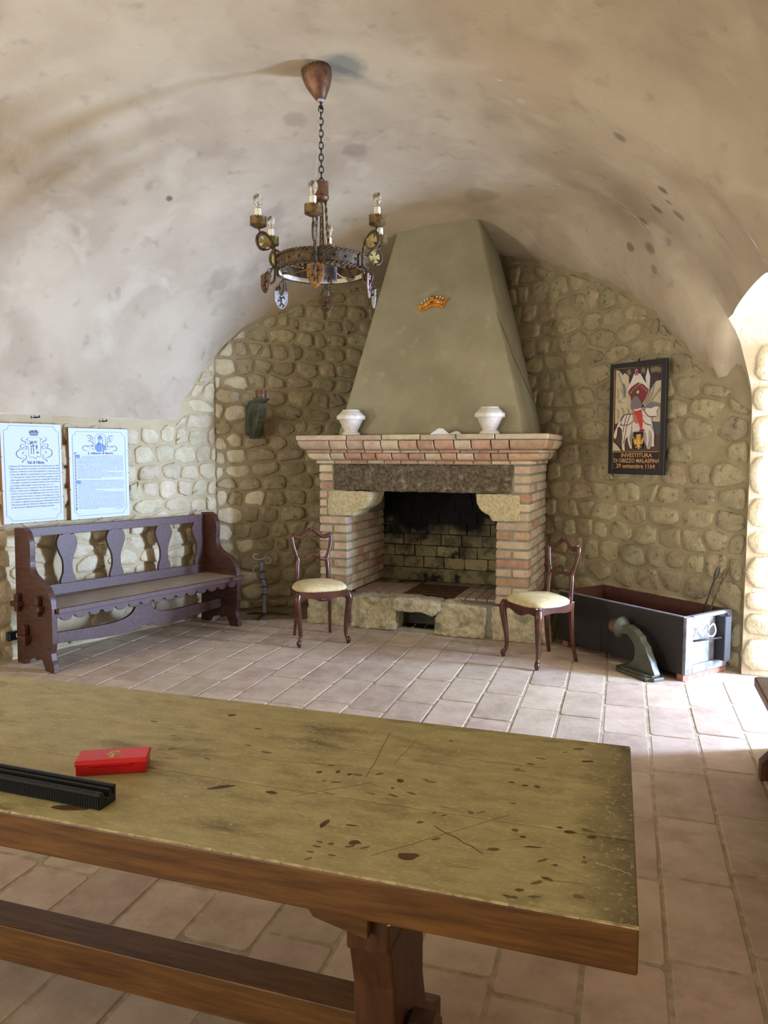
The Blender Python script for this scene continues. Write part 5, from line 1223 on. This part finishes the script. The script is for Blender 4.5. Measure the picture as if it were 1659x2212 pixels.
# hub, spokes, twisted rods up to the crowned collar
b = MB(); b.lathe([(.0005,ZR-.05),(.018,ZR-.045),(.022,ZR-.02),(.014,ZR+.01),(.010,ZR+.33),(.0005,ZR+.33)], 12, cap=False); b.build('centre_rod', M_['darkiron'], ch)
for k in range(6):
    a = ANG[k]+.25; P = smooth([pol(.252,a,ZR-.02), pol(.17,a+.12,ZR-.030), pol(.09,a+.05,ZR-.012), pol(.016,a,ZR-.015)], 5); b = MB(); b.tube(P, .006, 6); b.build('spoke', M_['gilt'], ch)
for k in range(6):
    a = ANG[k]+.1; P = smooth([pol(.10,a,ZR+.0), pol(.062,a,ZR+.05), pol(.044,a,ZR+.13), pol(.034,a,ZR+.24), pol(.026,a,ZR+.36)], 8); n = len(P)
    b = MB()
    for ph in (0, PI): b.tube([(x+.0042*math.cos(ph+j*1.1), y+.0042*math.sin(ph+j*1.1), z) for j, (x, y, z) in enumerate(P)], .0042, 5)
    b.build('twisted_rod', M_['gilt'], ch)
crown_cup(.040, ZR+.385, ZR+.455, .011, 14).build('collar', M_['copper'], ch)
b = MB(); b.lathe([(.020,ZR+.355),(.036,ZR+.362),(.044,ZR+.378),(.042,ZR+.386),(.0005,ZR+.388)], 24); b.build('collar_base', M_['copper'], ch)
# crowned lamp holder pointing down in the middle
cp = crown_cup(.046, 0, .055, .022, 13).build('lower_cup', M_['bluegrey'], ch, T(.045, -.10, ZR-.030) @ Matrix.Rotation(PI, 4, 'X'))
b = MB(); b.tube([(.045,-.10,ZR-.03),(.03,-.06,ZR-.015),(0,0,ZR-.02)], .005, 6); b.build('cup_stem', M_['iron'], ch)
# fleur-de-lis standing on the ring
fl_ = [(-.008,0),(.008,0),(.008,.030)]+smooth([(.018,.040),(.034,.026),(.046,.034),(.044,.052),(.030,.060),(.016,.050),(.010,.048)], 3)+smooth([(.020,.066),(.018,.086),(0,.112),(-.018,.086),(-.020,.066)], 3)+smooth([(-.010,.048),(-.016,.050),(-.030,.060),(-.044,.052),(-.046,.034),(-.034,.026),(-.018,.040)], 3)+[(-.008,.030)]
for a in (math.radians(58), math.radians(118), math.radians(-2), math.radians(178)):
    b = MB(); b.prism(fl_, -.002, .002); b.build('fleur_de_lis', M_['darkiron'], ch, Matrix(((math.sin(a), math.cos(a), 0, .25*math.cos(a)), (-math.cos(a), math.sin(a), 0, .25*math.sin(a)), (0,0,1,ZR+.03 if a > .5 and a < 3 else ZR-.06), (0,0,0,1))))
# chain, rod and the toothed canopy on the vault
ZCAN = vault(*PQ(CX, CY))
ztop = ZCAN-.175
zb_ = ZR+.455
n = 13; link_chain((0,0,zb_-.005), (0,0,ztop-.035), n, (ztop-.035-zb_)/n*1.34, ch, 'darkiron', .0033, .58)
b = MB(); b.tube([(0,0,ztop-.04),(0,0,ztop+.02)], .007, 8); b.box(-.012,.012,-.012,.012,ztop-.045,ztop-.035); b.build('hanging_rod', M_['darkiron'], ch)
b = MB(); b.tube(smooth([(-.004,0,ztop+.01),(-.012,-.004,ztop-.15),(-.016,-.002,(ztop+zb_)/2-.05),(-.03,0,zb_+.06),(-.008,0,zb_-.03)], 6), .0022, 5); b.build('flex', M_['cable'], ch)
vn = Vector((0,0,1)); ex_ = .05
vn = Vector((-(vz(CX+ex_, CY)-vz(CX-ex_, CY))/(2*ex_), -(vz(CX, CY+ex_)-vz(CX, CY-ex_))/(2*ex_), 1)).normalized()
b = MB(); n = 48; vs = []
for r, z, tt in ((.018,0,0),(.030,.006,0),(.052,.045,0),(.072,.085,0),(.083,.125,0),(.084,.158,1),(.081,.158,1),(.078,.12,0)): vs += [(r*math.cos(2*PI*j/n), r*math.sin(2*PI*j/n), z+(.010*(j % 2) if tt else 0)) for j in range(n)]
b.add(vs, [(i*n+j, i*n+(j+1) % n, (i+1)*n+(j+1) % n, (i+1)*n+j) for i in range(7) for j in range(n)], sm=True); b.build('canopy', M_['copper'], ch, T(0,0,ztop) @ Matrix.Rotation(math.radians(-9), 4, 'Y'))
b = MB(); b.lathe([(.012,-.012),(.020,-.008),(.022,.002),(.014,.006)], 16); b.build('canopy_collar', M_['silver'], ch, T(0,0,ztop))
